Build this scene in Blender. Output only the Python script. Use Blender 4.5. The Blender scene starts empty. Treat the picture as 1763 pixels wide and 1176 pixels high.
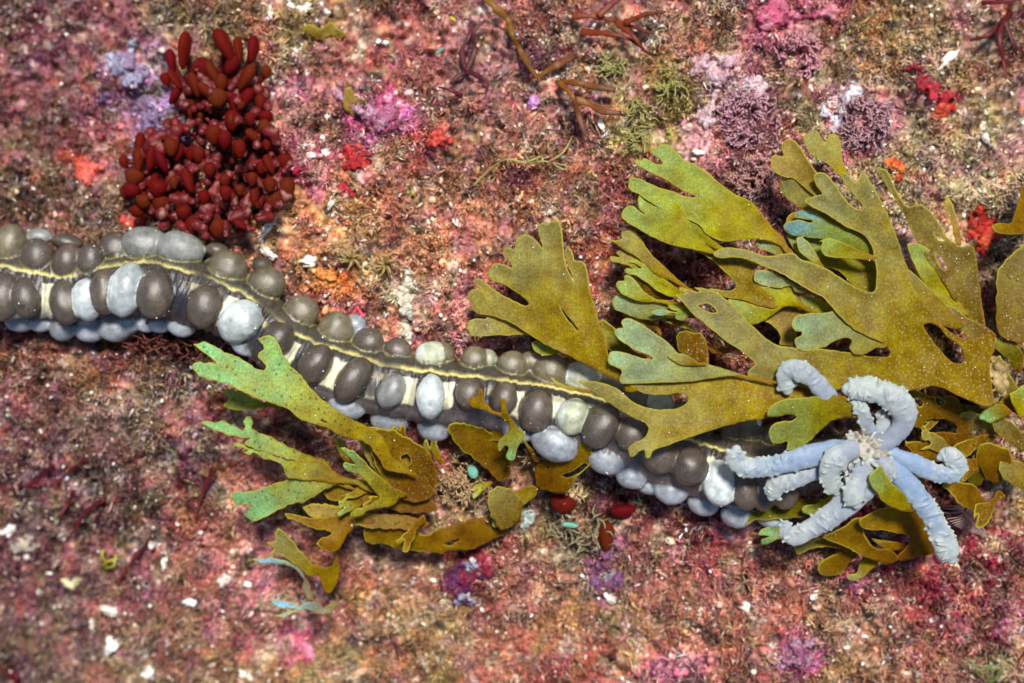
import bpy, math, random
import numpy as np
from mathutils import Vector, Matrix
from mathutils.geometry import delaunay_2d_cdt
random.seed(7); RNG = np.random.default_rng(11)
SC = bpy.context.scene; COL = SC.collection

# ------------------------------------------------------------------ camera, sky, sun, exposure
CAM_D = 28.0
cam_data = bpy.data.cameras.new('camera'); cam = bpy.data.objects.new('camera', cam_data); COL.objects.link(cam)
cam.location = (0, 0, CAM_D)
cam_data.sensor_width = 126.0; cam_data.lens = 126.0 * CAM_D / 17.63
cam_data.clip_start = 1.0; cam_data.clip_end = 200.0
cam_data.dof.use_dof = True; cam_data.dof.focus_distance = CAM_D - 1.0; cam_data.dof.aperture_fstop = 0.36
SC.camera = cam
SUN_EL, SUN_AZ = math.radians(69), math.radians(75)      # azimuth counted from +X towards +Y
world = bpy.data.worlds.new('World'); SC.world = world; world.use_nodes = True
wn = world.node_tree; bg = wn.nodes['Background']
sky = wn.nodes.new('ShaderNodeTexSky'); sky.sky_type = 'NISHITA'; sky.sun_disc = False
sky.sun_elevation = SUN_EL; sky.sun_rotation = math.pi / 2 - SUN_AZ
wn.links.new(sky.outputs[0], bg.inputs[0]); bg.inputs[1].default_value = 0.095
sd = bpy.data.lights.new('sun', 'SUN'); sd.energy = 5.0; sd.angle = math.radians(10); sd.color = (1.0, 0.95, 0.87)
sun = bpy.data.objects.new('sun', sd); COL.objects.link(sun)
sdir = Vector((math.cos(SUN_EL) * math.cos(SUN_AZ), math.cos(SUN_EL) * math.sin(SUN_AZ), math.sin(SUN_EL)))
sun.rotation_euler = sdir.to_track_quat('Z', 'Y').to_euler(); sun.location = sdir * 20
SC.view_settings.view_transform = 'Standard'; SC.view_settings.look = 'None'
SC.view_settings.exposure = 0.30; SC.view_settings.gamma = 1.0
SC.render.engine = 'CYCLES'
SC.cycles.use_denoising = True; SC.cycles.max_bounces = 6; SC.cycles.transparent_max_bounces = 6

# ------------------------------------------------------------------ helpers
def lin(c):
    c = np.asarray(c, float)
    return np.where(c <= 0.04045, c / 12.92, ((c + 0.055) / 1.055) ** 2.4)
def hx(s):
    s = s.lstrip('#'); return lin([int(s[i:i + 2], 16) / 255 for i in (0, 2, 4)])
def P(px, py, z):                       # where the point seen at (px, py) lies when it stands z high
    f = (CAM_D - z) / CAM_D
    return np.array([(px - 881.5) / 100 * f, (588 - py) / 100 * f, z])
def topx(v):
    k = CAM_D / (CAM_D - v[:, 2])
    return 881.5 + 100 * v[:, 0] * k, 588 - 100 * v[:, 1] * k
def _hash(ix, iy, seed):
    h = (ix.astype(np.int64) * 374761393 + iy.astype(np.int64) * 668265263 + seed * 974711) & 0xFFFFFFFF
    h = ((h ^ (h >> 13)) * 1274126177) & 0xFFFFFFFF
    return ((h ^ (h >> 16)) & 0xFFFF) / 65535.0
def vnoise(x, y, seed=0):
    ix = np.floor(x); iy = np.floor(y); fx = x - ix; fy = y - iy
    fx = fx * fx * (3 - 2 * fx); fy = fy * fy * (3 - 2 * fy)
    a = _hash(ix, iy, seed); b = _hash(ix + 1, iy, seed); c = _hash(ix, iy + 1, seed); d = _hash(ix + 1, iy + 1, seed)
    return (a * (1 - fx) + b * fx) * (1 - fy) + (c * (1 - fx) + d * fx) * fy
def fbm(x, y, octs=4, seed=0):
    s = 0; a = 0.5; t = 0
    for o in range(octs):
        s = s + a * vnoise(x, y, seed + o * 17); t += a; a *= 0.5; x = x * 2.03 + 3.1; y = y * 2.03 + 1.7
    return s / t
HPTS = np.array([(-200,-200,-3.2),(0,0,-2.6),(0,300,-1.7),(0,590,-.85),(0,900,-2.4),(0,1176,-3.8),(-300,590,-1.6),(440,0,-1.1),(440,300,-.65),(440,560,-.3),(440,900,-1.0),(440,1176,-2.9),
  (880,-150,-1.2),(880,0,-.8),(880,330,-.25),(880,650,0),(880,900,-.6),(880,1176,-2.0),(1320,0,-.9),(1320,330,-.3),(1320,700,0),(1320,950,-.6),(1320,1176,-1.5),
  (1763,0,-1.2),(1763,330,-.6),(1763,700,-.2),(1763,1000,-.9),(1763,1176,-1.6),(2100,600,-1.0),(2100,1300,-2.4),(-200,1400,-4.6),(880,1400,-2.6),(2100,-200,-2.0)], float)
def hbase(x, y):
    px = 881.5 + 100 * x; py = 588 - 100 * y
    num = np.zeros_like(px, dtype=float); den = np.full_like(px, 1e-9, dtype=float)
    for a, b, h in HPTS:
        w = np.exp(-((px - a) ** 2 + (py - b) ** 2) / (2 * 210.0 ** 2)) + 1e-6
        num += w * h; den += w
    return num / den
def hrock(x, y):
    x = np.asarray(x, float); y = np.asarray(y, float)
    n1 = fbm(x * .55, y * .55, 3, 1) - .5
    n2 = fbm(x * 1.9 + 5, y * 1.9, 3, 2) - .5
    n3 = np.abs(fbm(x * 5.5, y * 5.5 + 9, 3, 3) - .5)
    n4 = fbm(x * 13, y * 13 + 4, 2, 4) - .5
    return hbase(x, y) + .75 * n1 + .66 * n2 - .75 * n3 + .2 * n4 + .05
def G(px, py, up=0.0):                  # the point of the rock seen at (px, py), raised by up
    z = 0.0
    for _ in range(4):
        p = P(px, py, z); z = float(hrock(p[0], p[1])) + up
    return P(px, py, z)
def new_mesh(name, V, F, cols=None, smooth=True, attr=None):
    V = np.asarray(V, np.float32); me = bpy.data.meshes.new(name)
    if isinstance(F, np.ndarray):
        n, k = F.shape
        me.vertices.add(len(V)); me.vertices.foreach_set('co', V.ravel())
        me.loops.add(n * k); me.loops.foreach_set('vertex_index', F.astype(np.int32).ravel())
        me.polygons.add(n); me.polygons.foreach_set('loop_start', np.arange(0, n * k, k, dtype=np.int32))
        me.polygons.foreach_set('loop_total', np.full(n, k, np.int32))
        me.update(calc_edges=True); me.validate()
    else:
        me.from_pydata([tuple(v) for v in V], [], [tuple(f) for f in F]); me.update()
    if cols is not None: put_col(me, cols)
    if attr is not None: put_col(me, attr, 'Fr')
    me.polygons.foreach_set('use_smooth', np.full(len(me.polygons), smooth))
    return me
def put_col(me, cols, name='Col'):
    c = np.ones((len(cols), 4), np.float32); cols = np.asarray(cols); c[:, :cols.shape[1]] = cols
    a = me.color_attributes.new(name, 'FLOAT_COLOR', 'POINT'); a.data.foreach_set('color', c.ravel())
def link(name, me, mat, parent=None):
    o = bpy.data.objects.new(name, me); COL.objects.link(o)
    if mat is not None and not me.materials: me.materials.append(mat)
    if parent is not None: o.parent = parent; o.matrix_parent_inverse = Matrix.Translation(parent.location).inverted()
    return o
def tag(o, label, cat, group=None, kind=None):
    o['label'] = label; o['category'] = cat
    if group: o['group'] = group
    if kind: o['kind'] = kind
    return o
def thing(name, loc, label, cat, group=None):
    o = bpy.data.objects.new(name, None); o.empty_display_size = .3; COL.objects.link(o); o.location = tuple(loc)
    return tag(o, label, cat, group)
def unit_sphere(nu=20, nv=12):
    V = [(0, 0, 1)]
    for j in range(1, nv):
        a = math.pi * j / nv
        for i in range(nu):
            b = 2 * math.pi * i / nu; V.append((math.sin(a) * math.cos(b), math.sin(a) * math.sin(b), math.cos(a)))
    V.append((0, 0, -1)); F = []
    for i in range(nu): F.append((0, 1 + i, 1 + (i + 1) % nu))
    for j in range(nv - 2):
        for i in range(nu):
            a = 1 + j * nu + i; b = 1 + j * nu + (i + 1) % nu; F.append((a, a + nu, b + nu, b))
    L = len(V) - 1
    for i in range(nu): F.append((L, 1 + (nv - 2) * nu + (i + 1) % nu, 1 + (nv - 2) * nu + i))
    return np.array(V), F
SPH = unit_sphere(); SPHs = unit_sphere(10, 6)
class Mesh:
    def __init__(s): s.V = []; s.F = []; s.C = []; s.n = 0
    def add(s, V, F, c=None):
        V = np.asarray(V, float); s.V.append(V); s.F += [tuple(i + s.n for i in f) for f in F]; s.n += len(V)
        if c is not None: s.C.append(np.broadcast_to(np.asarray(c, float), (len(V), 3)))
    def ell(s, c, ax, r, col=None, sph=None):      # ax: 3x3 rows are axes
        U, F = sph or SPH
        s.add((U * np.asarray(r)) @ np.asarray(ax) + np.asarray(c), F, col)
    def tube(s, pts, rad, n=10, flat=1.0, col=None, up=(0, 0, 1)):
        pts = np.asarray(pts, float); rad = np.broadcast_to(np.asarray(rad, float), (len(pts),))
        T = np.gradient(pts, axis=0); T /= np.linalg.norm(T, axis=1)[:, None] + 1e-9
        V = []; up = np.asarray(up, float)
        for i in range(len(pts)):
            sd_ = np.cross(up, T[i]); sd_ = sd_ / (np.linalg.norm(sd_) + 1e-9); u2 = np.cross(T[i], sd_)
            for k in range(n):
                a = 2 * math.pi * k / n; V.append(pts[i] + rad[i] * (math.cos(a) * sd_ + flat * math.sin(a) * u2))
        m = len(pts); F = [(i * n + k, i * n + (k + 1) % n, (i + 1) * n + (k + 1) % n, (i + 1) * n + k) for i in range(m - 1) for k in range(n)]
        F.append(tuple(range(n))[::-1]); F.append(tuple((m - 1) * n + k for k in range(n)))
        if col is not None and np.ndim(col) == 2: col = np.repeat(np.asarray(col), n, axis=0)
        s.add(V, F, col)
    def build(s, name, mat, parent=None, smooth=True):
        return link(name, new_mesh(name, np.vstack(s.V), s.F, np.vstack(s.C) if s.C else None, smooth), mat, parent)
    def remeshed(s, voxel, smooth=3):
        me = new_mesh('tmp', np.vstack(s.V), s.F); o = bpy.data.objects.new('tmp', me); COL.objects.link(o)
        m = o.modifiers.new('r', 'REMESH'); m.mode = 'VOXEL'; m.voxel_size = voxel
        if smooth: k = o.modifiers.new('s', 'SMOOTH'); k.iterations = smooth; k.factor = .5
        dg = bpy.context.evaluated_depsgraph_get(); out = bpy.data.meshes.new_from_object(o.evaluated_get(dg))
        bpy.data.objects.remove(o); bpy.data.meshes.remove(me)
        out.polygons.foreach_set('use_smooth', np.full(len(out.polygons), True)); return out
def mverts(me):
    v = np.empty(len(me.vertices) * 3, np.float32); me.vertices.foreach_get('co', v); return v.reshape(-1, 3).astype(float)
def spline(pts, step=.06):
    pts = np.asarray(pts, float); n = len(pts); out = []
    for i in range(n - 1):
        p0 = pts[max(i - 1, 0)]; p1 = pts[i]; p2 = pts[i + 1]; p3 = pts[min(i + 2, n - 1)]
        k = max(2, int(np.linalg.norm((p2 - p1)[:2]) / step))
        for t in np.arange(k) / k:
            out.append(.5 * ((2 * p1) + (-p0 + p2) * t + (2 * p0 - 5 * p1 + 4 * p2 - p3) * t * t + (-p0 + 3 * p1 - 3 * p2 + p3) * t ** 3))
    out.append(pts[-1]); return np.array(out)
def polydist(px, py, line):             # distance to an open polyline, signed (+ = above it in the photo), and position along it
    best = np.full(px.shape, 1e9); sg = np.zeros(px.shape); al = np.zeros(px.shape); acc = 0
    for (x0, y0), (x1, y1) in zip(line[:-1], line[1:]):
        dx, dy = x1 - x0, y1 - y0; L2 = dx * dx + dy * dy
        t = np.clip(((px - x0) * dx + (py - y0) * dy) / L2, 0, 1)
        d = np.hypot(px - x0 - t * dx, py - y0 - t * dy); m = d < best
        best = np.where(m, d, best); s_ = np.where((px - x0) * dy - (py - y0) * dx > 0, 1, -1); sg = np.where(m, s_, sg)
        al = np.where(m, acc + t * math.sqrt(L2), al); acc += math.sqrt(L2)
    return best * sg, al

# ------------------------------------------------------------------ materials
def mat_vcol(name, rough=.6, spec=.3, var=.35, vscale=14, bump=.3, bscale=30, sss=0.0, sss_r=.08, trans=0.0, speck=0.0, speck_col=(.8, .8, .75), sat=1.0, use_col=True, color=(.5, .5, .5), obj_var=0.0):
    m = bpy.data.materials.new(name); m.use_nodes = True; nt = m.node_tree; N = nt.nodes; L = nt.links
    b = N['Principled BSDF']; out = N['Material Output']
    tc = N.new('ShaderNodeTexCoord')
    if use_col:
        at = N.new('ShaderNodeAttribute'); at.attribute_name = 'Col'; src = at.outputs['Color']
    else:
        rgb = N.new('ShaderNodeRGB'); rgb.outputs[0].default_value = (*color, 1); src = rgb.outputs[0]
    nz = N.new('ShaderNodeTexNoise'); nz.inputs['Scale'].default_value = vscale; nz.inputs['Detail'].default_value = 5; L.new(tc.outputs['Object'], nz.inputs['Vector'])
    mr = N.new('ShaderNodeMapRange'); mr.inputs[1].default_value = .25; mr.inputs[2].default_value = .75; mr.inputs[3].default_value = 1 - var; mr.inputs[4].default_value = 1 + var
    L.new(nz.outputs['Fac'], mr.inputs[0])
    hs = N.new('ShaderNodeHueSaturation'); hs.inputs['Saturation'].default_value = sat; L.new(src, hs.inputs['Color']); L.new(mr.outputs[0], hs.inputs['Value'])
    if obj_var:
        oi = N.new('ShaderNodeObjectInfo'); mo = N.new('ShaderNodeMapRange'); mo.inputs[3].default_value = .5 - obj_var; mo.inputs[4].default_value = .5 + obj_var
        L.new(oi.outputs['Random'], mo.inputs[0]); L.new(mo.outputs[0], hs.inputs['Hue'])
    c = hs.outputs[0]
    if speck > 0:
        vo = N.new('ShaderNodeTexNoise'); vo.inputs['Scale'].default_value = 55; vo.inputs['Detail'].default_value = 2; L.new(tc.outputs['Object'], vo.inputs['Vector'])
        r = N.new('ShaderNodeMapRange'); r.inputs[1].default_value = .58; r.inputs[2].default_value = .72; r.inputs[3].default_value = 0; r.inputs[4].default_value = speck; L.new(vo.outputs['Fac'], r.inputs[0])
        mx = N.new('ShaderNodeMixRGB'); mx.inputs[2].default_value = (*speck_col, 1); L.new(r.outputs[0], mx.inputs[0]); L.new(c, mx.inputs[1]); c = mx.outputs[0]
    L.new(c, b.inputs['Base Color']); b.inputs['Roughness'].default_value = rough; b.inputs['Specular IOR Level'].default_value = spec
    if sss: b.inputs['Subsurface Weight'].default_value = sss; b.inputs['Subsurface Radius'].default_value = (1, .6, .5); b.inputs['Subsurface Scale'].default_value = sss_r
    if bump:
        bn = N.new('ShaderNodeTexNoise'); bn.inputs['Scale'].default_value = bscale; bn.inputs['Detail'].default_value = 4; L.new(tc.outputs['Object'], bn.inputs['Vector'])
        bp = N.new('ShaderNodeBump'); bp.inputs['Strength'].default_value = bump; bp.inputs['Distance'].default_value = .03; L.new(bn.outputs['Fac'], bp.inputs['Height']); L.new(bp.outputs[0], b.inputs['Normal'])
    if trans:
        tr = N.new('ShaderNodeBsdfTranslucent'); L.new(c, tr.inputs['Color']); ms = N.new('ShaderNodeMixShader'); ms.inputs[0].default_value = trans
        L.new(b.outputs[0], ms.inputs[1]); L.new(tr.outputs[0], ms.inputs[2]); L.new(ms.outputs[0], out.inputs['Surface'])
    return m
def mat_frond(name):
    m = bpy.data.materials.new(name); m.use_nodes = True; nt = m.node_tree; N = nt.nodes; L = nt.links
    b = N['Principled BSDF']; out = N['Material Output']; tc = N.new('ShaderNodeTexCoord')
    at = N.new('ShaderNodeAttribute'); at.attribute_name = 'Col'; fr = N.new('ShaderNodeAttribute'); fr.attribute_name = 'Fr'
    sp = N.new('ShaderNodeSeparateColor'); L.new(fr.outputs['Color'], sp.inputs[0])
    def mr(src, a, b_, c, d):
        n = N.new('ShaderNodeMapRange'); n.inputs[1].default_value = a; n.inputs[2].default_value = b_; n.inputs[3].default_value = c; n.inputs[4].default_value = d; L.new(src, n.inputs[0]); return n.outputs[0]
    def mul(a, b_):
        n = N.new('ShaderNodeMath'); n.operation = 'MULTIPLY'; L.new(a, n.inputs[0]); L.new(b_, n.inputs[1]); return n.outputs[0]
    def mix(f, a, b_):
        n = N.new('ShaderNodeMixRGB'); L.new(f, n.inputs[0]); L.new(a, n.inputs[1])
        if isinstance(b_, tuple): n.inputs[2].default_value = (*b_, 1)
        else: L.new(b_, n.inputs[2])
        return n.outputs[0]
    nz = N.new('ShaderNodeTexNoise'); nz.inputs['Scale'].default_value = 3.2; nz.inputs['Detail'].default_value = 6; L.new(tc.outputs['Object'], nz.inputs['Vector'])
    hs = N.new('ShaderNodeHueSaturation'); L.new(at.outputs['Color'], hs.inputs['Color']); L.new(mr(nz.outputs['Fac'], .3, .7, .74, 1.24), hs.inputs['Value']); L.new(mr(nz.outputs['Fac'], .3, .7, .485, .51), hs.inputs['Hue']); c = hs.outputs[0]
    n3 = N.new('ShaderNodeTexNoise'); n3.inputs['Scale'].default_value = 26; n3.inputs['Detail'].default_value = 4; L.new(tc.outputs['Object'], n3.inputs['Vector'])
    h2 = N.new('ShaderNodeHueSaturation'); L.new(c, h2.inputs['Color']); L.new(mr(n3.outputs['Fac'], .3, .7, .74, 1.26), h2.inputs['Value']); h2.inputs['Saturation'].default_value = 1.08; h2.inputs['Hue'].default_value = .495; c = h2.outputs[0]
    # faint cell rows across the lamina
    wv = N.new('ShaderNodeTexWave'); wv.inputs['Scale'].default_value = 11; wv.inputs['Distortion'].default_value = 3.5; wv.inputs['Detail'].default_value = 3; wv.inputs['Detail Scale'].default_value = 2.5; L.new(tc.outputs['Object'], wv.inputs['Vector'])
    h3 = N.new('ShaderNodeHueSaturation'); L.new(c, h3.inputs['Color']); L.new(mr(wv.outputs['Fac'], 0, 1, .9, 1.1), h3.inputs['Value']); c = h3.outputs[0]
    # dark spots (alpha of Fr), pale dots (blue of Fr)
    v2 = N.new('ShaderNodeTexVoronoi'); v2.inputs['Scale'].default_value = 9; L.new(tc.outputs['Object'], v2.inputs['Vector'])
    c = mix(mul(mr(v2.outputs['Distance'], .14, .27, .8, 0), fr.outputs['Alpha']), c, tuple(hx('#3a3a16')))
    v = N.new('ShaderNodeTexVoronoi'); v.inputs['Scale'].default_value = 17; L.new(tc.outputs['Object'], v.inputs['Vector'])
    n4 = N.new('ShaderNodeTexNoise'); n4.inputs['Scale'].default_value = 4; L.new(tc.outputs['Object'], n4.inputs['Vector'])
    dots = mul(mul(mr(v.outputs['Distance'], .16, .36, 1, 0), sp.outputs['Blue']), mr(n4.outputs['Fac'], .25, .5, .3, .8))
    c = mix(dots, c, tuple(hx('#bdb273')))
    # rim: green of Fr picks yellow green (tips) or rust (base)
    rimc = mix(mr(sp.outputs['Green'], .25, .65, 0, 1), c, tuple(hx('#c6ba3e')))
    r2 = N.new('ShaderNodeMixRGB'); r2.inputs[1].default_value = (*hx('#a8741f'), 1); L.new(mr(sp.outputs['Green'], .1, .45, 0, 1), r2.inputs[0]); L.new(rimc, r2.inputs[2])
    c = mix(mr(sp.outputs['Red'], .07, .2, .8, 0), c, r2.outputs[0])
    L.new(c, b.inputs['Base Color']); b.inputs['Roughness'].default_value = .5; b.inputs['Specular IOR Level'].default_value = .14
    bn = N.new('ShaderNodeBump'); bn.inputs['Strength'].default_value = .25; bn.inputs['Distance'].default_value = .02; L.new(n3.outputs['Fac'], bn.inputs['Height']); L.new(bn.outputs[0], b.inputs['Normal'])
    tr = N.new('ShaderNodeBsdfTranslucent'); L.new(c, tr.inputs['Color']); ms = N.new('ShaderNodeMixShader'); ms.inputs[0].default_value = .56
    L.new(b.outputs[0], ms.inputs[1]); L.new(tr.outputs[0], ms.inputs[2]); L.new(ms.outputs[0], out.inputs['Surface']); return m
M_ROCK = mat_vcol('rock_crust', .42, .5, .5, 9, 1.0, 24, speck=.35, speck_col=tuple(hx('#cdbfa8')))
M_TURF = mat_vcol('turf_filaments', .38, .55, .15, 20, 0, trans=.15)
M_GRAIN = mat_vcol('grit', .45, .5, .25, 25, .3, 60)
M_BODY = mat_vcol('sea_cucumber_skin', .4, .75, .34, 7, .25, 60, sss=.45, sss_r=.1, speck=.28, speck_col=tuple(hx('#b5b2a8')))
M_TENT = mat_vcol('tentacle_skin', .5, .35, .12, 12, .3, 35, sss=.4, sss_r=.12, trans=.08)
M_FROND = mat_frond('frond_lamina')
M_BLAD = mat_vcol('bladder_skin', .4, .25, .3, 9, .25, 60, sss=.3, sss_r=.15, trans=.35, use_col=False, color=tuple(hx('#8e2e1e')), obj_var=.016)
_b = M_BLAD.node_tree.nodes['Principled BSDF']; _b.inputs['Transmission Weight'].default_value = .55; _b.inputs['IOR'].default_value = 1.12
M_ALGA = mat_vcol('weed_tissue', .45, .3, .3, 9, .3, 40, trans=.25)
M_SPONGE = mat_vcol('sponge_tissue', .5, .3, .65, 22, .8, 45, sss=.2, sss_r=.08)
M_SHELL = mat_vcol('shell_lime', .35, .5, .14, 12, .3, 40)
# ------------------------------------------------------------------ the rock and its crusts
ZT = """60,60,743a4c;150,120,7c4650;60,200,784444;200,60,83525c;240,120,b5a0c8,38;230,200,a890c4,42;262,250,a08ac0,38;190,95,c5cfe8,24;150,190,7d4650;60,330,7a6a4a;140,285,c4553a,26;165,250,a85560,50;130,340,86684f
340,30,8a7a5a;430,40,7d6248;500,60,8c7c52;560,60,7d6a45;520,150,c87a9a,36;600,100,9a5f5c;700,80,a5605f;700,20,9a6560;640,190,c05a92,34;690,205,cc6f9f,26;560,190,a57065;540,260,b0607a,40;760,150,8f6058
750,235,b5503f,36;850,100,a47a74;850,160,94685f;930,90,5a3540,34;800,300,9c6a52;700,330,93694f;900,300,a0664f;1000,100,7a4a40;1000,250,95604a;960,200,a77070;1050,50,8a5a50;1060,100,8f8258;1100,190,9c9058,42;1100,230,9c9058,34
1110,130,8e7b52;1150,60,a07068;1200,20,90806a;1340,20,cf7088,44;1440,20,c4607c,34;1290,110,b07a86;1380,90,b57888,50;1220,60,94805c;1240,120,d8b4bc,34;1290,160,dcc0c8,30;1290,200,b5808a,56;1300,270,a8717a,60;1220,215,c79aa4,34;1160,150,8c8245
1400,170,928560;1440,180,cdbcc0,30;1490,210,b3798f,60;1420,60,8a7258;1500,80,99835a;1640,60,a29070;1700,40,8f7a6a;1680,200,ab9468;1650,250,a8a088;1600,280,94855f;1720,280,b0a080;1620,340,a89a78;1680,330,bdb090,40;1740,140,7d5a4a
740,770,e08080,28;720,460,b08068;560,480,c2703f,36;590,500,c87a48,26;500,420,b58a60;600,440,97824f;703,500,cbbfa5,24;705,560,cbbfa5,22;780,450,b8735a;720,420,c08a6a;600,400,b48a5e;850,430,ab6d60;830,350,9a6a4e;950,360,9f7a58;780,550,bb7d75;620,530,d07a78,22;770,600,c88aa8,24;1000,420,8d4f45;1000,330,8a6a4e;1050,330,90594a
60,640,845a46;150,640,8a6846;220,620,86643f;300,600,4d2a2a,50;100,720,8a7068;200,730,8f8074;300,700,6e5048;40,780,6a4048;150,830,5e4246;280,780,4e3438;250,880,4c3838;60,900,5e484c;330,850,40282c;350,950,b87a66;430,850,c98876,60;400,760,7a3c34;60,1000,7a505e;150,1030,7a5a5c
100,1100,6a5450;250,1000,8b5060;300,1080,8e7058;400,1020,a56470;200,1150,84745c;420,1085,a0485a,50;440,1150,94704f;520,1110,cf6a8c,32;560,1020,a56a58;640,960,ab7068;640,1060,98704e;700,1000,a8846a;600,1150,96805a;720,1100,8f7a50;800,1000,7a1f4a,42;820,960,8c1f3a,36
900,1020,b2706a;940,1080,a8825a;880,1140,a2604f;980,1130,9f4a48;1050,980,7a3c6a,36;1130,960,a3746a;1200,940,93384a;1150,1050,ac6f60;1100,1090,a98a62;1150,1130,c47a98,44;1280,960,a8746a;1280,1080,a4685c;1350,1000,a4705e;1370,1120,b2558a,40;1450,1100,927058;1500,1000,861c3c;1600,1010,861c3c,80;1700,960,8e2040,80
1720,1080,98485a;1600,1100,9a5a5c;1500,1060,a57868;1560,1150,956050;1700,1150,8a7060;900,760,9c7a5c;780,830,a5825f;950,900,8a7a62;1000,870,5a2428,40;1100,870,6a2a2c,40;1700,680,7d6a35;1740,850,8f7a55;1640,860,6d3a30;1150,500,7a3d30;1300,600,7a3828;1150,420,8a5a44;1500,700,6b4a2c
-120,200,784654;-120,700,7a5a4c;-100,1100,7d6a5c;300,-100,8c6a58;900,-100,8d6158;1500,-100,937a62;1900,100,94806a;1900,600,7d6a48;1900,1050,94485a;400,1300,8f6a58;1000,1300,a0685c;1600,1300,966058"""  # top-left entries are darkened: strobe light falloff put into the crust colours
ZN = []
for t in ZT.replace('\n', ';').split(';'):
    q = t.split(','); ZN.append((float(q[0]), float(q[1]), *hx(q[2]), float(q[3]) if len(q) > 3 else 72.0))
ZN = np.array(ZN)
MOT = [('#dcc3a6', .61, 26, .6), ('#cc6658', .60, 30, .5), ('#9a6484', .61, 26, .45), ('#9c7a3a', .61, 24, .4), ('#6a1828', .59, 34, .5), ('#8a8a54', .65, 20, .4), ('#1d1216', .60, 18, .72), ('#efe2d2', .70, 11, .7)]
def mottle(px, py, c):          # the patchwork of small crusts and growths that covers the rock
    for i, (h, th, s, k) in enumerate(MOT):
        m = np.clip((fbm(px / s / 1.25 + 13 * i, py / s / 1.25 - 7 * i, 4, 500 + i * 23) - th) * 13, 0, 1) * k; c = c * (1 - m[..., None]) + m[..., None] * hx(h)
    return c * np.exp(2.0 * (fbm(px / 13, py / 13, 3, 777) - .5))[..., None]
def zone(px, py, warp=34):
    q = mottle(px, py, zone0(px, py, warp)); k = np.clip((420 - px) / 420, 0, 1)[..., None]; return q * (1 - k * np.array([.36, .44, .34]))      # crusts more maroon towards the left, with strobe light falloff painted in as darkening
def zone0(px, py, warp=34):
    wx = px + warp * 2.6 * (fbm(px / 42, py / 42, 4, 31) - .5); wy = py + warp * 2.6 * (fbm(px / 42 + 77, py / 42, 4, 32) - .5)
    num = np.zeros(px.shape + (3,)); den = np.full(px.shape, 1e-12)
    for z in ZN:
        r = z[5]; d2 = (wx - z[0]) ** 2 + (wy - z[1]) ** 2
        w = np.exp(-d2 / (2 * (r * .44) ** 2)) * (72.0 / r) ** 1.6 + 1e-7 / (1 + d2)
        num += w[..., None] * z[2:5]; den += w
    q = num / den[..., None]; g = q @ np.array([.3, .5, .2]); return np.clip((g[..., None] + 1.02 * (q - g[..., None])) * np.array([1.22, 1.11, 1.04]), 0, 1)
def jitter(c, n, val=.3, hue=.12):
    k = np.exp(RNG.normal(0, val, (n, 1))) * np.exp(RNG.normal(0, hue, (n, 3))); return np.clip(c * k, .004, .9)
gx = np.concatenate([np.arange(-30, -11, .18), np.arange(-11, 11, .036), np.arange(11, 30, .18)]); gy = np.concatenate([np.arange(-26, -8, .18), np.arange(-8, 8, .036), np.arange(8, 26, .18)])
X, Y = np.meshgrid(gx, gy); Z = hrock(X, Y)
nx, ny = len(gx), len(gy); V = np.stack([X, Y, Z], -1).reshape(-1, 3)
idx = np.arange(nx * ny).reshape(ny, nx)
F = np.stack([idx[:-1, :-1], idx[:-1, 1:], idx[1:, 1:], idx[1:, :-1]], -1).reshape(-1, 4)
ppx, ppy = topx(V)
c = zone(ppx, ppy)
mot = fbm(V[:, 0] * 6, V[:, 1] * 6, 3, 41)[:, None]; c = c * (0.45 + .7 * mot)  # rock colour darkened so gaps in the turf read as shaded cavities
crust = np.clip((fbm(V[:, 0] * 2.3, V[:, 1] * 2.3, 4, 44) - .6) * 8, 0, .55)[:, None]      # blotches of coralline crust
c = c * (1 - crust) + crust * hx('#a3606c')
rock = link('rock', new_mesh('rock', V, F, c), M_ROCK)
tag(rock, 'rock face covered in pink and tan crusts, behind everything', 'rock', kind='structure')
ROCKC = c

BODY = np.array([(-520,540),(-400,522),(-260,502),(-140,490),(-60,487),(0,488),(100,495),(200,492),(270,492),(340,507),(400,530),(450,562),(500,600),(560,632),(640,655),(740,672),(840,685),(940,708),(1040,738),(1140,778),(1240,806),(1340,812),(1420,795),(1480,772)], float)
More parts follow.
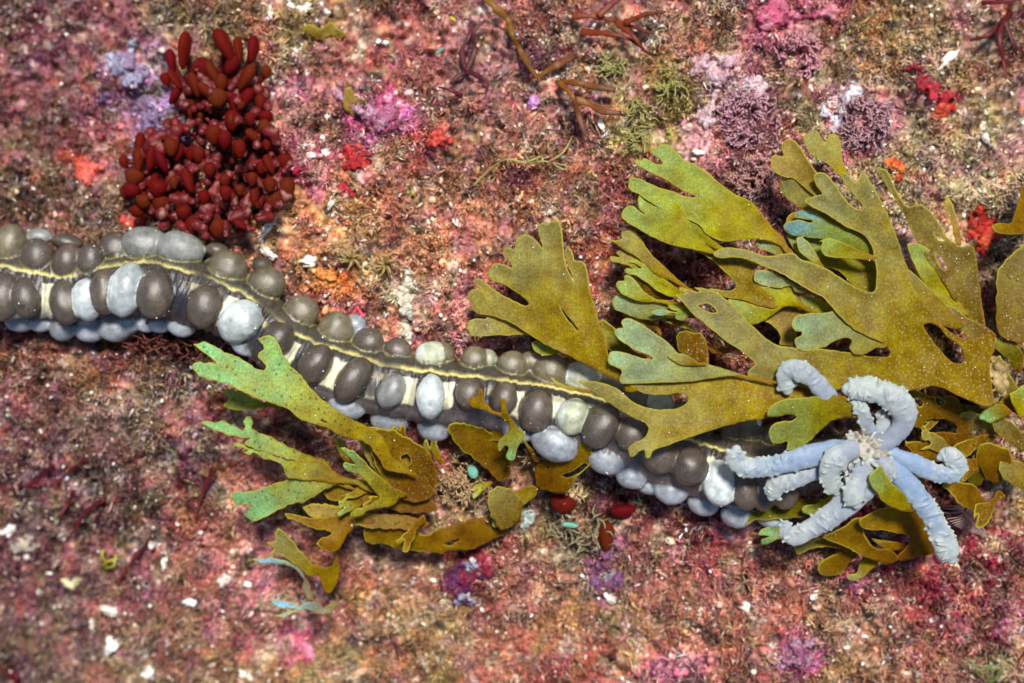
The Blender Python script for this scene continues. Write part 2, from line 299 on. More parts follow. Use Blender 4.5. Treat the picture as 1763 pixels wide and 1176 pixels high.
# turf: short tapering filaments in clumps
def turf(n, nb, lmin, lmax, wmin, wmax, seed, tint=None, dens=None, val=.30, spread=.07):
    r = np.random.default_rng(seed)
    px = r.uniform(-170, 1940, n * 2); py = r.uniform(-170, 1350, n * 2)
    d = fbm(px / 60, py / 60, 3, seed) if dens is None else dens(px, py)
    keep = r.uniform(0, 1, n * 2) < np.clip((d - .4) * 4.5, .04, 1); px = px[keep][:n]; py = py[keep][:n]; n = len(px)
    z = np.zeros(n)
    for _ in range(3):
        f = (CAM_D - z) / CAM_D; x = (px - 881.5) / 100 * f; y = (588 - py) / 100 * f; z = hrock(x, y)
    bd, _ = polydist(px, py, BODY); ok = np.abs(bd) > 50; x, y, px, py = x[ok], y[ok], px[ok], py[ok]; n = len(x)
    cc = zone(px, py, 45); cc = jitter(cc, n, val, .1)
    if tint is not None: k = r.uniform(0, 1, (n, 1)) * tint[1]; cc = cc * (1 - k) + k * hx(tint[0])
    x = np.repeat(x, nb) + r.normal(0, spread, n * nb); y = np.repeat(y, nb) + r.normal(0, spread, n * nb); cc = np.repeat(cc, nb, 0) * np.exp(r.normal(0, .14, (n * nb, 1)))
    n = len(x); z = hrock(x, y) - .015
    a = r.uniform(0, 2 * math.pi, n); tl = np.abs(r.normal(0, .9, n)).clip(0, 1.35); Ln = r.uniform(lmin, lmax, n); w = r.uniform(wmin, wmax, n)
    D = np.stack([np.sin(tl) * np.cos(a), np.sin(tl) * np.sin(a), np.cos(tl)], -1)
    b2 = r.normal(0, .45, (n, 3)); B = np.stack([x, y, z], -1); Mid = B + D * (Ln * .55)[:, None]; D2 = D + b2; D2 /= np.linalg.norm(D2, axis=1)[:, None]; Tip = Mid + D2 * (Ln * .5)[:, None]
    s1 = np.cross(D, r.normal(0, 1, (n, 3))); s1 /= np.linalg.norm(s1, axis=1)[:, None] + 1e-9; s2 = np.cross(D, s1)
    vs = []
    for Q, k in ((B, .8), (Mid, 1.0)):
        for q in range(3):
            g = 2 * math.pi * q / 3; vs.append(Q + (s1 * math.cos(g) + s2 * math.sin(g)) * (w * k * .5)[:, None])
    vs.append(Tip); V = np.stack(vs, 1).reshape(-1, 3)
    base = (np.arange(n) * 7)[:, None]
    T = np.array([(0,1,4),(0,4,3),(1,2,5),(1,5,4),(2,0,3),(2,3,5),(3,4,6),(4,5,6),(5,3,6)])
    F = (base[:, :, None] + T[None]).reshape(-1, 3)
    return V, F, np.repeat(np.clip(cc, .004, .85), 7, 0)
def soft_patches(px, py, spots):
    d = np.zeros(px.shape)
    for x, y, r in spots: d = np.maximum(d, np.exp(-((px - x) ** 2 + (py - y) ** 2) / (2 * (r * .7) ** 2)) * .9)
    return d
V, F, C = turf(42000, 6, .06, .17, .016, .038, 5, val=.38)
tag(link('algal_turf', new_mesh('algal_turf', V, F, C, False), M_TURF), 'short mixed brown and pink algal turf growing over the rock', 'turf', kind='stuff')
V, F, C = turf(9000, 6, .10, .24, .022, .044, 6, ('#b39c74', .7), lambda a, b: fbm(a / 90, b / 90, 3, 61) + .5 * (b > 950) - .1 * (b < 300))
tag(link('tan_turf', new_mesh('tan_turf', V, F, C, False), M_TURF), 'coarser tan and ochre turf tufts scattered over the rock', 'turf', kind='stuff')
CORAL = [(1290,200,52),(1310,275,55),(1490,215,58),(1385,95,42),(1240,130,34),(700,980,40),(1530,270,30),(1230,215,30),(520,150,26)]
V, F, C = turf(5200, 7, .07, .17, .016, .026, 8, ('#c08a9a', .6), lambda a, b: soft_patches(a, b, CORAL) + .1, .25, .05)
tag(link('coralline_turf', new_mesh('coralline_turf', V, F, C, False), M_TURF), 'fuzzy mauve pink coralline turf in cushions above the olive seaweed', 'turf', kind='stuff')
RED = [(1600,1010,70),(1700,970,70),(1500,980,50),(1760,1050,60),(1210,940,34),(60,60,70),(420,1085,36),(1620,930,50),(300,600,40),(940,90,30)]
V, F, C = turf(5200, 6, .09, .24, .018, .036, 9, ('#7d1f38', .75), lambda a, b: soft_patches(a, b, RED) + .1, .4, .06)
tag(link('crimson_turf', new_mesh('crimson_turf', V, F, C, False), M_TURF), 'dark crimson filament turf, thickest in the lower right corner', 'turf', kind='stuff')
DARK = [(290,600,55),(330,690,50),(270,770,60),(200,800,45),(340,850,60),(250,880,60),(150,880,40),(330,780,50),(60,850,40),(390,650,40),(220,1000,26),(960,110,36),(330,20,24),(95,300,24),(1000,860,44),(1110,855,44),(1300,590,50),(1150,490,60),(1230,640,50),(1640,840,40),(1700,500,36),(430,900,22),(545,60,18)]
V, F, C = turf(7000, 6, .10, .26, .018, .034, 14, ('#241418', .85), lambda a, b: soft_patches(a, b, DARK) + .12, .5, .06)
tag(link('dark_turf', new_mesh('dark_turf', V, F, C, False), M_TURF), 'blackish maroon turf in hollows, mostly left below the animal', 'turf', kind='stuff')
# grit: small lumps and pale grains lying in the turf
def grit(n, rmin, rmax, seed, pale, up, dens=None):
    r = np.random.default_rng(seed); px = r.uniform(-150, 1920, n * 2); py = r.uniform(-150, 1330, n * 2)
    d = fbm(px / 110, py / 110, 3, seed) if dens is None else dens(px, py); k = r.uniform(0, 1, n * 2) < np.clip((d - .34) * 3.2, .06, 1); px = px[k][:n]; py = py[k][:n]; n = len(px)
    z = np.zeros(n)
    for _ in range(3):
        f = (CAM_D - z) / CAM_D; x = (px - 881.5) / 100 * f; y = (588 - py) / 100 * f; z = hrock(x, y)
    bd, _ = polydist(px, py, BODY); ok = np.abs(bd) > 60; x, y, z, px, py = x[ok], y[ok], z[ok], px[ok], py[ok]; n = len(x)
    U, SF = unit_sphere(7, 5); SF3 = np.array([t for f in SF for t in ([f] if len(f) == 3 else [(f[0], f[1], f[2]), (f[0], f[2], f[3])])])
    R = np.exp(r.uniform(math.log(rmin), math.log(rmax), n)); sc = np.exp(r.normal(0, .3, (n, 3))) * R[:, None]; sc[:, 2] *= .75
    a = r.uniform(0, 6.28, n); VV = U[None] * sc[:, None] * (1 + r.normal(0, .13, (n, len(U), 1)))
    xx = VV[..., 0] * np.cos(a)[:, None] - VV[..., 1] * np.sin(a)[:, None]; yy = VV[..., 0] * np.sin(a)[:, None] + VV[..., 1] * np.cos(a)[:, None]
    V = np.stack([xx + x[:, None], yy + y[:, None], VV[..., 2] + (z + up * R)[:, None]], -1).reshape(-1, 3)
    F = ((np.arange(n) * len(U))[:, None, None] + SF3[None]).reshape(-1, 3)
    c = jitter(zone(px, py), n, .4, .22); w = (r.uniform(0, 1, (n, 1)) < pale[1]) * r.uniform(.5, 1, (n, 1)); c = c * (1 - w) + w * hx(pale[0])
    return V, F, np.repeat(np.clip(c, .01, .85), len(U), 0)
V, F, C = grit(7000, .014, .055, 21, ('#d6bfa6', .3), .35)
tag(link('rubble_grit', new_mesh('rubble_grit', V, F, C), M_GRAIN), 'knobbly pink and tan grit lumps caught in the turf', 'grit', kind='stuff')
V, F, C = grit(2200, .010, .034, 22, ('#efe9dd', .95), 2.2, lambda a, b: fbm(a / 110, b / 110, 3, 22) + .2 * (a < 420) * (b > 600) + .08 * (b > 900) + .1 * (a > 1500) * (b < 400))
tag(link('sand_grains', new_mesh('sand_grains', V, F, C), M_SHELL), 'tiny bright white sand grains sprinkled over the turf', 'sand', kind='stuff')
V, F, C = grit(330, .016, .04, 23, ('#f4efe6', .97), 3.0, lambda a, b: .9 * (a < 560) * (b > 640) * fbm(a / 70, b / 70, 3, 24) * 1.1 + .5 * (a > 1600) * (b < 420) - .1)
tag(link('shell_sand', new_mesh('shell_sand', V, F, C), M_SHELL), 'coarser glinting white shell sand, mostly in the lower left', 'sand', kind='stuff')
# ------------------------------------------------------------------ the sea cucumber
TR = .56
def body_z(px, py):
    z = 0.6
    for _ in range(3):
        p = P(px, py, z); z = float(hbase(p[0], p[1])) + .66
    return z
bp3 = np.array([P(x, y, body_z(x, y)) for x, y in BODY])
bp3[:, 2] = np.convolve(np.pad(bp3[:, 2], 2, mode='edge'), np.ones(5) / 5, 'valid')
path = spline(bp3, .12); m = len(path)
rad = np.full(m, TR); rad[-14:] = np.linspace(TR, .3, 14); rad[:3] = (.25, .42, .52)
body = Mesh(); body.tube(path, rad, 40)
K_DARK, K_MID, K_GREY, K_PALE, K_BLUE, K_GRN = [hx(h) for h in ('#483e33', '#615842', '#7c7e7a', '#a6aeae', '#8a9097', '#989c84')]
KN = []   # px, py, rx, ry, colour, row
for t in """20,422,27,38,M;65,443,28,31,D;116,451,24,31,D;116,417,24,15,D;67,408,22,13,G;156,448,22,31,D;200,428,28,29,D;250,421,37,30,G;312,428,36,32,G;374,431,21,12,D;394,462,30,29,M;459,490,29,29,M;454,462,20,16,D
519,537,29,30,M;579,568,28,28,M;612,560,18,16,B;635,592,24,26,D;685,606,22,24,D;743,615,24,26,N;764,612,16,20,M;817,622,23,25,M;882,630,25,27,M;948,638,30,27,M;1003,650,31,26,N;1050,668,27,24,M;840,618,16,16,N;915,622,18,16,M
1090,684,26,24,M;1133,694,24,22,N;1175,712,22,20,M;1215,728,20,20,M;1258,741,19,20,M;1292,741,19,21,M;1330,752,22,20,D;-40,425,28,36,D;-95,430,28,34,M""".replace('\n', ';').split(';'):
    q = t.split(','); KN.append((*map(float, q[:4]), q[4], 0))
for t in """6,512,26,37,D;45,514,24,32,D;113,521,24,34,D;150,517,24,36,P;181,502,24,36,D;218,499,29,42,P;267,508,29,40,D;352,528,27,34,D;414,553,31,37,P;479,583,25,26,D;543,627,25,33,D;607,653,23,37,D;674,674,20,30,G;742,684,23,34,P
808,678,21,27,D;868,686,20,27,D;924,708,25,34,D;986,717,25,30,N;1034,733,29,36,D;1088,746,29,28,D;1136,784,29,30,D;1187,802,30,32,D;1238,832,25,36,P;1281,842,22,36,D;1315,846,20,34,D;1350,845,22,30,D;-40,512,26,36,D;-90,512,25,36,P""".replace('\n', ';').split(';'):
    q = t.split(','); KN.append((*map(float, q[:4]), q[4], 1))
for t in """35,552,26,18,B;108,566,22,20,B;155,569,27,20,B;199,564,31,23,B;222,553,24,22,B;252,552,18,20,B;312,558,27,21,B;420,594,24,18,B;598,698,32,23,B;672,722,30,25,B;749,731,28,27,B;815,738,24,20,B;955,759,39,30,B;1043,789,34,27,B;1088,815,27,25,B;1156,841,28,25,B;1212,864,26,23,B;1270,884,27,23,B;1330,890,26,20,B
70,556,20,16,B;275,556,20,16,B;890,744,24,18,B;1120,835,22,16,B;-30,560,26,20,B""".replace('\n', ';').split(';'):
    q = t.split(','); KN.append((*map(float, q[:4]), q[4], 2))
for i in range(8):      # the body runs on beyond the frame
    x = -140 - i * 48; yc = np.interp(x, BODY[:, 0], BODY[:, 1]); KN += [(x, yc - 62, 27, 33, 'DMG'[i % 3], 0), (x + 8, yc + 24, 25, 36, 'DPD'[i % 3], 1), (x, yc + 72, 26, 20, 'B', 2)]
kcol = dict(D=K_DARK, M=K_MID, G=K_GREY, P=K_PALE, B=K_BLUE, N=K_GRN)
bpx, bpy_ = topx(path); pl2 = np.stack([bpx, bpy_], 1); KC = []; KA = []; KR = []; KCOL = []
for x, y, rx, ry, kc, row in KN:
    i = int(np.argmin((bpx - x) ** 2 + (bpy_ - y) ** 2)); off = math.hypot(bpx[i] - x, bpy_[i] - y) / 100
    z = path[i, 2] + math.sqrt(max((TR * 1.0) ** 2 - off ** 2, 0.0)) * .92 - (.05 if row == 2 else 0)
    if off > TR: z = path[i, 2] - (off - TR) * .4 - (.12 if row == 2 else -.05)
    z += (.34, .33, .08)[row] * min(rx, ry) / 100
    c = P(x, y, z); T = path[min(i + 1, m - 1)] - path[max(i - 1, 0)]; T[2] = 0; T /= np.linalg.norm(T) + 1e-9; S = np.array([-T[1], T[0], 0]); ax = np.array([T, S, (0, 0, 1.0)])
    th = random.gauss(0, .16); R2 = np.array([[math.cos(th), math.sin(th), 0], [-math.sin(th), math.cos(th), 0], [0, 0, 1]]); ax = R2 @ ax
    r = np.array([rx, ry, .5 * (rx + ry) * 1.0]) / 100 * np.array([random.uniform(1.04, 1.18), random.uniform(1.02, 1.16), random.uniform(.85, 1.1)])
    U_, F_ = SPH; so_ = random.uniform(0, 90); db_ = 1 + .16 * (fbm(U_[:, 0] * 1.3 + so_, U_[:, 1] * 1.3 + U_[:, 2], 2, 90) - .5)
    body.add((U_ * r * db_[:, None]) @ ax + c, F_); KC.append(c); KA.append(ax); KR.append(r); KCOL.append(kcol[kc] * math.exp(random.gauss(0, .13)))
    inn = path[i] - c; body.ell(c + inn * .3, ax, r * .8)          # the neck that roots the knob in the body wall
bme = body.remeshed(.021, 11)
bv = mverts(bme); vx, vy = topx(bv)
ML = [(-520,520),(-400,500),(-260,480),(-150,462),(0,465),(60,480),(100,486),(130,485),(190,465),(260,458),(300,470),(360,488),(410,510),(460,545),(500,580),(540,600),(600,615),(650,635),(720,647),(800,655),(880,665),(950,675),(1020,690),(1100,725),(1165,760),(1230,780),(1290,800),(1400,800)]
LL_ = [(-520,600),(-400,582),(-260,562),(-150,550),(100,552),(200,550),(300,556),(400,603),(480,640),(560,670),(640,692),(720,704),(800,714),(880,732),(960,748),(1040,764),(1100,803),(1180,840),(1260,872),(1400,890)]
d1, a1 = polydist(vx, vy, ML); d2, _ = polydist(vx, vy, LL_)
wob = (fbm(bv[:, 0] * 7, bv[:, 1] * 7, 3, 71) - .5); d1 = d1 + wob * 7; d2 = d2 + wob * 5
def mixc(c, m_, col):
    m_ = np.clip(m_, 0, 1)[:, None]; return c * (1 - m_) + m_ * (hx(col) if isinstance(col, str) else col)
tc_ = np.tile(hx('#2b2523'), (len(bv), 1))
tc_ = mixc(tc_, np.clip(d1 / 18, 0, 1) * (.1 + .9 * np.clip(wob + .3, 0, 1)), '#4c4530')      # olive shoulder above the seam
tc_ = mixc(tc_, (d2 < 0) * 1.0, '#5c5555')
WP = [(82,516,9,30),(394,536,11,24),(573,645,14,22),(702,672,11,22),(771,678,8,20),(890,693,7,20),(957,700,9,16),(498,605,10,22),(1012,712,8,16),(236,484,16,8),(1162,788,4,12),(1218,815,5,24),(640,668,6,14),(1108,750,4,10),(150,548,14,6),(30,548,10,8)]
for x, y, rx, ry in WP:
    i = int(np.argmin((bpx - x) ** 2 + (bpy_ - y) ** 2)); i0, i1 = max(i - 1, 0), min(i + 1, m - 1); th = math.atan2(bpy_[i1] - bpy_[i0], bpx[i1] - bpx[i0])
    u = (vx - x) * math.cos(th) + (vy - y) * math.sin(th); w_ = -(vx - x) * math.sin(th) + (vy - y) * math.cos(th)
    q = np.maximum(np.abs(u) / (rx * 1.15), np.abs(w_) / (ry * 1.15)); tc_ = mixc(tc_, np.clip((1.25 + .5 * wob - q) * 3, 0, 1) * np.clip(.75 + 1.2 * (fbm(u / 5, u * 0 + x, 2, 77) - .4), .2, 1), '#d8d4b4')
for x, y, rx, ry in [(310,520,16,28),(300,500,12,10),(455,580,14,22),(515,618,8,20),(640,660,14,24),(840,690,10,18),(900,705,8,20),(1062,745,8,20),(1112,775,10,22),(440,575,10,20)]:
    q = np.hypot((vx - x) / rx, (vy - y) / ry); tc_ = mixc(tc_, np.clip((1.2 - q) * 3, 0, 1) * .85, '#1d1a26')
line = lambda d, c, h, s: np.clip((h - np.abs(d - c)) / s, 0, 1)
vary = np.clip(.7 + 2.4 * (fbm(a1 / 38, d1 * 0 + 2, 2, 73) - .4), .15, 1)
tc_ = mixc(tc_, line(d1, 10, 5, 4) * vary * .5, '#b0a55e'); tc_ = mixc(tc_, line(d1, -12, 8, 4) * np.clip(1.2 - vary * 1.4, 0, 1), '#857a54'); tc_ = mixc(tc_, line(d1, 8.5, 3, 2) * np.clip(vary * 1.5 - .5, 0, 1), '#c0b66e')
tc_ = mixc(tc_, line(d1, 0, 6, 2), '#2a2218'); tc_ = mixc(tc_, line(d2, 0, 5, 2) * .9, '#463a3c')
best = np.full(len(bv), 9.0); bi = np.zeros(len(bv), int)
for i in range(len(KC)):
    q = np.linalg.norm(((bv - KC[i]) @ KA[i].T) / KR[i], axis=1); mk = q < best; best[mk] = q[mk]; bi[mk] = i
kc = np.array(KCOL)[bi] * (1 + .7 * (fbm(bv[:, 0] * 4, bv[:, 1] * 4 + bv[:, 2] * 3, 3, 76) - .5) + .5 * (fbm(bv[:, 0] * 22, bv[:, 1] * 22 + bv[:, 2] * 9, 3, 75) - .5))[:, None]
loc = np.stack([np.einsum('ij,ij->i', bv - np.array(KC)[bi], np.array(KA)[bi][:, k]) for k in range(3)], 1) / np.array(KR)[bi]
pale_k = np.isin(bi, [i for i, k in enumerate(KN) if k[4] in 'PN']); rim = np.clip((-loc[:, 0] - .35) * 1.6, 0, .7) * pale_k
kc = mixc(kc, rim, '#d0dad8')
yb = np.clip((1.13 - best) * 8, 0, 1) * np.isin(bi, [i for i, k in enumerate(KN) if k[5] == 0]) * np.clip((best - .99) * 20, 0, 1)
tcx = np.full(len(bv), 9.0)
for q_ in path[::1]: tcx = np.minimum(tcx, ((bv - q_) ** 2).sum(1))
out_ = np.clip((np.sqrt(tcx) - TR - .035) / .04, 0, 1)
w = np.maximum(np.clip((1.03 - best) * 14, 0, 1), out_ * np.clip((1.5 - best) * 6, 0, 1))
bnr = np.empty(len(bme.vertices) * 3, np.float32); bme.vertices.foreach_get('normal', bnr); bnr = bnr.reshape(-1, 3)
wr = (fbm(a1 / 6.5, d1 / 34, 3, 83) - .5) * .085 * (1 - w) + 0 * w
bme.vertices.foreach_set('co', (bv + bnr * wr[:, None]).astype(np.float32).ravel()); bme.update()
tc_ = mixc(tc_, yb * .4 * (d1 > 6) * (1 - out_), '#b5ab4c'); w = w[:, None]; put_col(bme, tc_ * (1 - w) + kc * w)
bme.name = 'sea_cucumber'
cuc = thing('sea_cucumber', path[m // 2] - np.array([0, 0, .6]), 'long knobbly grey-brown sea cucumber crawling across the rock with white tentacles', 'sea cucumber')
link('body', bme, M_BODY, cuc)
# tentacles: px, py, z, half width in px
TEN = [
 [(1440,715,1.55,15),(1424,682,1.72,15),(1402,655,1.86,15),(1384,641,1.9,16),(1364,636,1.86,17),(1352,648,1.78,16),(1356,672,1.70,15)],
 [(1512,770,1.5,15),(1538,752,1.6,16),(1556,728,1.7,18),(1554,702,1.78,20),(1532,682,1.84,20),(1498,671,1.84,18),(1460,670,1.8,16)],
 [(1498,745,1.55,10),(1490,722,1.68,10),(1484,704,1.75,11),(1470,694,1.76,10)],
 [(1460,775,1.5,17),(1430,778,1.6,17),(1390,786,1.66,17),(1340,800,1.64,16),(1296,806,1.6,15),(1268,796,1.64,14),(1268,774,1.7,12)],
 [(1456,790,1.45,14),(1421,806,1.5,15),(1375,822,1.5,16),(1340,832,1.45,17),(1328,856,1.38,12)],
 [(1475,772,1.7,14),(1452,780,1.82,16),(1434,796,1.84,18),(1428,818,1.76,17),(1440,846,1.62,12)],
 [(1492,815,1.5,24),(1478,840,1.55,25),(1450,872,1.55,20),(1420,895,1.5,18),(1392,912,1.45,17),(1368,924,1.42,16),(1352,912,1.46,13),(1354,900,1.5,9)],
 [(1520,775,1.5,12),(1550,788,1.5,14),(1584,803,1.46,15),(1614,815,1.4,16),(1640,815,1.36,17),(1648,797,1.4,17),(1634,783,1.46,15),(1618,788,1.46,10)],
 [(1516,788,1.5,14),(1545,815,1.5,17),(1575,848,1.44,17),(1600,882,1.34,17),(1617,915,1.24,17),(1630,945,1.16,18),(1638,962,1.12,16)],
 [(1490,805,1.6,18),(1478,828,1.74,18),(1470,850,1.8,17),(1474,868,1.74,14)],
 [(1506,765,1.45,11),(1518,742,1.52,12),(1522,724,1.56,11),(1514,710,1.6,9)],
 [(1506,778,1.5,13),(1522,800,1.62,13),(1540,820,1.6,10)],
]
for ti, T in enumerate(TEN):
    p4 = spline(np.array([(*P(a, b, z), w) for a, b, z, w in T]), .04); pts, ww = p4[:, :3], p4[:, 3] / 100
    M = Mesh(); n = len(pts); ww = ww * (.78 + .46 * fbm(np.arange(n) * .16, np.full(n, ti * 3.7), 2, 79)); wt = ww.copy(); wt[-1] *= .6; M.tube(pts, wt * 1.02, 14, .55)
    M.ell(pts[-1], np.eye(3), (wt[-1], wt[-1], wt[-1] * .7))
    tt = np.gradient(pts, axis=0); tt /= np.linalg.norm(tt, axis=1)[:, None]
    acc = 0.0; acc0 = 0.0; U0 = .12 if ti in (1, 5, 9, 2) else .3
    for i in range(1, n):
        q_ = np.linalg.norm(pts[i] - pts[i - 1]); acc += q_; acc0 += q_; u = i / n
        if u < U0 or acc < .042: continue
        acc = 0; lat = np.cross((0, 0, 1), tt[i]); lat /= np.linalg.norm(lat) + 1e-9; g = min(1, (u - U0) / .35)
        for s_ in (-1, 1):
            if random.random() < np.clip(2.2 * fbm(np.array([acc0 * 3.0]), np.array([ti * 5.1 + s_]), 2, 97)[0] - .35, .1, 1):
                d = lat * s_ + np.array([random.gauss(0, .4), random.gauss(0, .4), random.gauss(.2, .5)]) + tt[i] * random.gauss(.2, .5); d /= np.linalg.norm(d)
                e1 = np.cross(d, tt[i]); e1 /= np.linalg.norm(e1); L = (.022 + .026 * g) * random.uniform(.4, 1.5)
                M.ell(pts[i] + lat * s_ * ww[i] * .88 + d * L * .4, np.array([d, np.cross(e1, d), e1]), (L, random.uniform(.022, .04), random.uniform(.02, .03)), None, SPHs)
        if u > U0 + .15 and random.random() < .6:       # cross folds on the feathery face
            ta = random.gauss(0, .45); off = lat * random.gauss(0, .35) * ww[i]; M.ell(pts[i] + off + np.array([0, 0, ww[i] * .55]), np.array([lat * math.cos(ta) + tt[i] * math.sin(ta), tt[i] * math.cos(ta) - lat * math.sin(ta), (0, 0, 1)]), (ww[i] * random.uniform(.25, .7), random.uniform(.014, .024), random.uniform(.015, .035)), None, SPHs)
    me = M.remeshed(.0165, 4); v = mverts(me)
    dd = np.stack([np.linalg.norm(v - pts[i], axis=1) for i in range(0, n, 2)], 1); u = np.argmin(dd, 1) * 2 / n; dist = dd.min(1)
    nn = fbm(v[:, 0] * 9, v[:, 1] * 9, 3, 80 + ti)
    stem = hx('#778aa4') if ti in (7, 8, 3) else hx('#858d99'); tip = hx('#9ba39f')
    k = np.clip((u - U0) * 1.7 + (dist / ww.mean() - .8) * 1.1 + (nn - .5) * .8, 0, 1)[:, None]
    cc = stem * (1 - k) + tip * k; cc = cc * (.9 + .25 * nn[:, None]); me.name = 'tentacle'; put_col(me, cc); link('tentacle', me, M_TENT, cuc)
M = Mesh(); base = P(1488, 785, 1.5)
for i in range(110):
    a = random.uniform(0, 6.28); r = .46 * math.sqrt(random.random()); x_, y_ = r * math.cos(a), r * math.sin(a)
    d = np.array([math.cos(a) * .6, math.sin(a) * .6, .7]); d /= np.linalg.norm(d); e = np.cross(d, (0.3, .2, 1)); e /= np.linalg.norm(e)
    M.ell(base + np.array([x_, y_, .14 * (1 - r / .4) + random.uniform(-.04, .1)]), np.array([e, np.cross(d, e), d]), (random.uniform(.02, .05), .03, random.uniform(.06, .13)))
M.ell(base - np.array([0, 0, .1]), np.eye(3), (.46, .42, .24))
me = M.remeshed(.016, 2); v = mverts(me); k = np.clip(fbm(v[:, 0] * 6, v[:, 1] * 6, 3, 90) * 2 - .5, 0, 1)[:, None]
put_col(me, hx('#a3957f') * k + hx('#a3acaa') * (1 - k)); me.name = 'mouth_disc'; link('mouth_disc', me, M_TENT, cuc)
# ------------------------------------------------------------------ flat forked seaweeds
FRM = dict(Z5=(1000,200,3.458),Z6=(1300,200,2.672),Z7=(780,360,2.672),A=(1020,400,4),B=(1322,400,4),T=(1280,720,4),L1=(320,560,4.007),L2=(340,700,3.1775),L3=(640,640,3.459),R1=(1543,220,3.918),R2=(1543,520,3.918),W4=(1200,600,2.94),PX=(0,0,1))
STY = dict(olive=('#907618','#968630','#94905a'), green=('#927f1e','#93912c','#8a9c5a'), grey=('#8f882a','#8d8f58','#8ea27c'), blue=('#7f7a22','#80934a','#7a9fa0'),
  brown=('#765414','#80611a','#86702a'), turq=('#8a7420','#989844','#84b480'), old=('#7a6420','#86763a','#8a824a'), tan=('#8a6a2c','#93803e','#a0904e'), dark=('#5f5514','#6b641c','#7b7a30'), aqua=('#6fb08e','#6ec0a6','#7fd0c0'), sky=('#8a7c50','#8aa6a8','#8fbcd6'))
def pts_of(s): return np.array([tuple(map(float, p.split(','))) for p in s.split()])
def inside(px, py, loops):
    c = np.zeros(px.shape, bool)
    for lp in loops:
        x0, y0 = lp[:, 0], lp[:, 1]; x1, y1 = np.roll(x0, -1), np.roll(y0, -1)
        for a, b, d, e in zip(x0, y0, x1, y1):
            if b == e: continue
            k = ((b > py) != (e > py)) & (px < (d - a) * (py - b) / (e - b) + a); c ^= k
    return c
def smooth_loop(p, step=3.6):
    n = len(p); out = []
    for i in range(n):
        p0, p1, p2, p3 = p[i - 1], p[i], p[(i + 1) % n], p[(i + 2) % n]; k = max(1, int(np.hypot(*(p2 - p1)) / step))
        for t in np.arange(k) / k:
            m1 = (p2 - p0) * .4; m2 = (p3 - p1) * .4; L = np.hypot(*(p2 - p1)); 
            for q, mm in ((0, m1), (1, m2)):
                l = np.hypot(*mm)
                if l > L: mm *= L / l
            out.append((2*t**3-3*t*t+1)*p1 + (t**3-2*t*t+t)*m1 + (-2*t**3+3*t*t)*p2 + (t**3-t*t)*m2)
    return np.array(out)
FSEED = [100]; FV = []
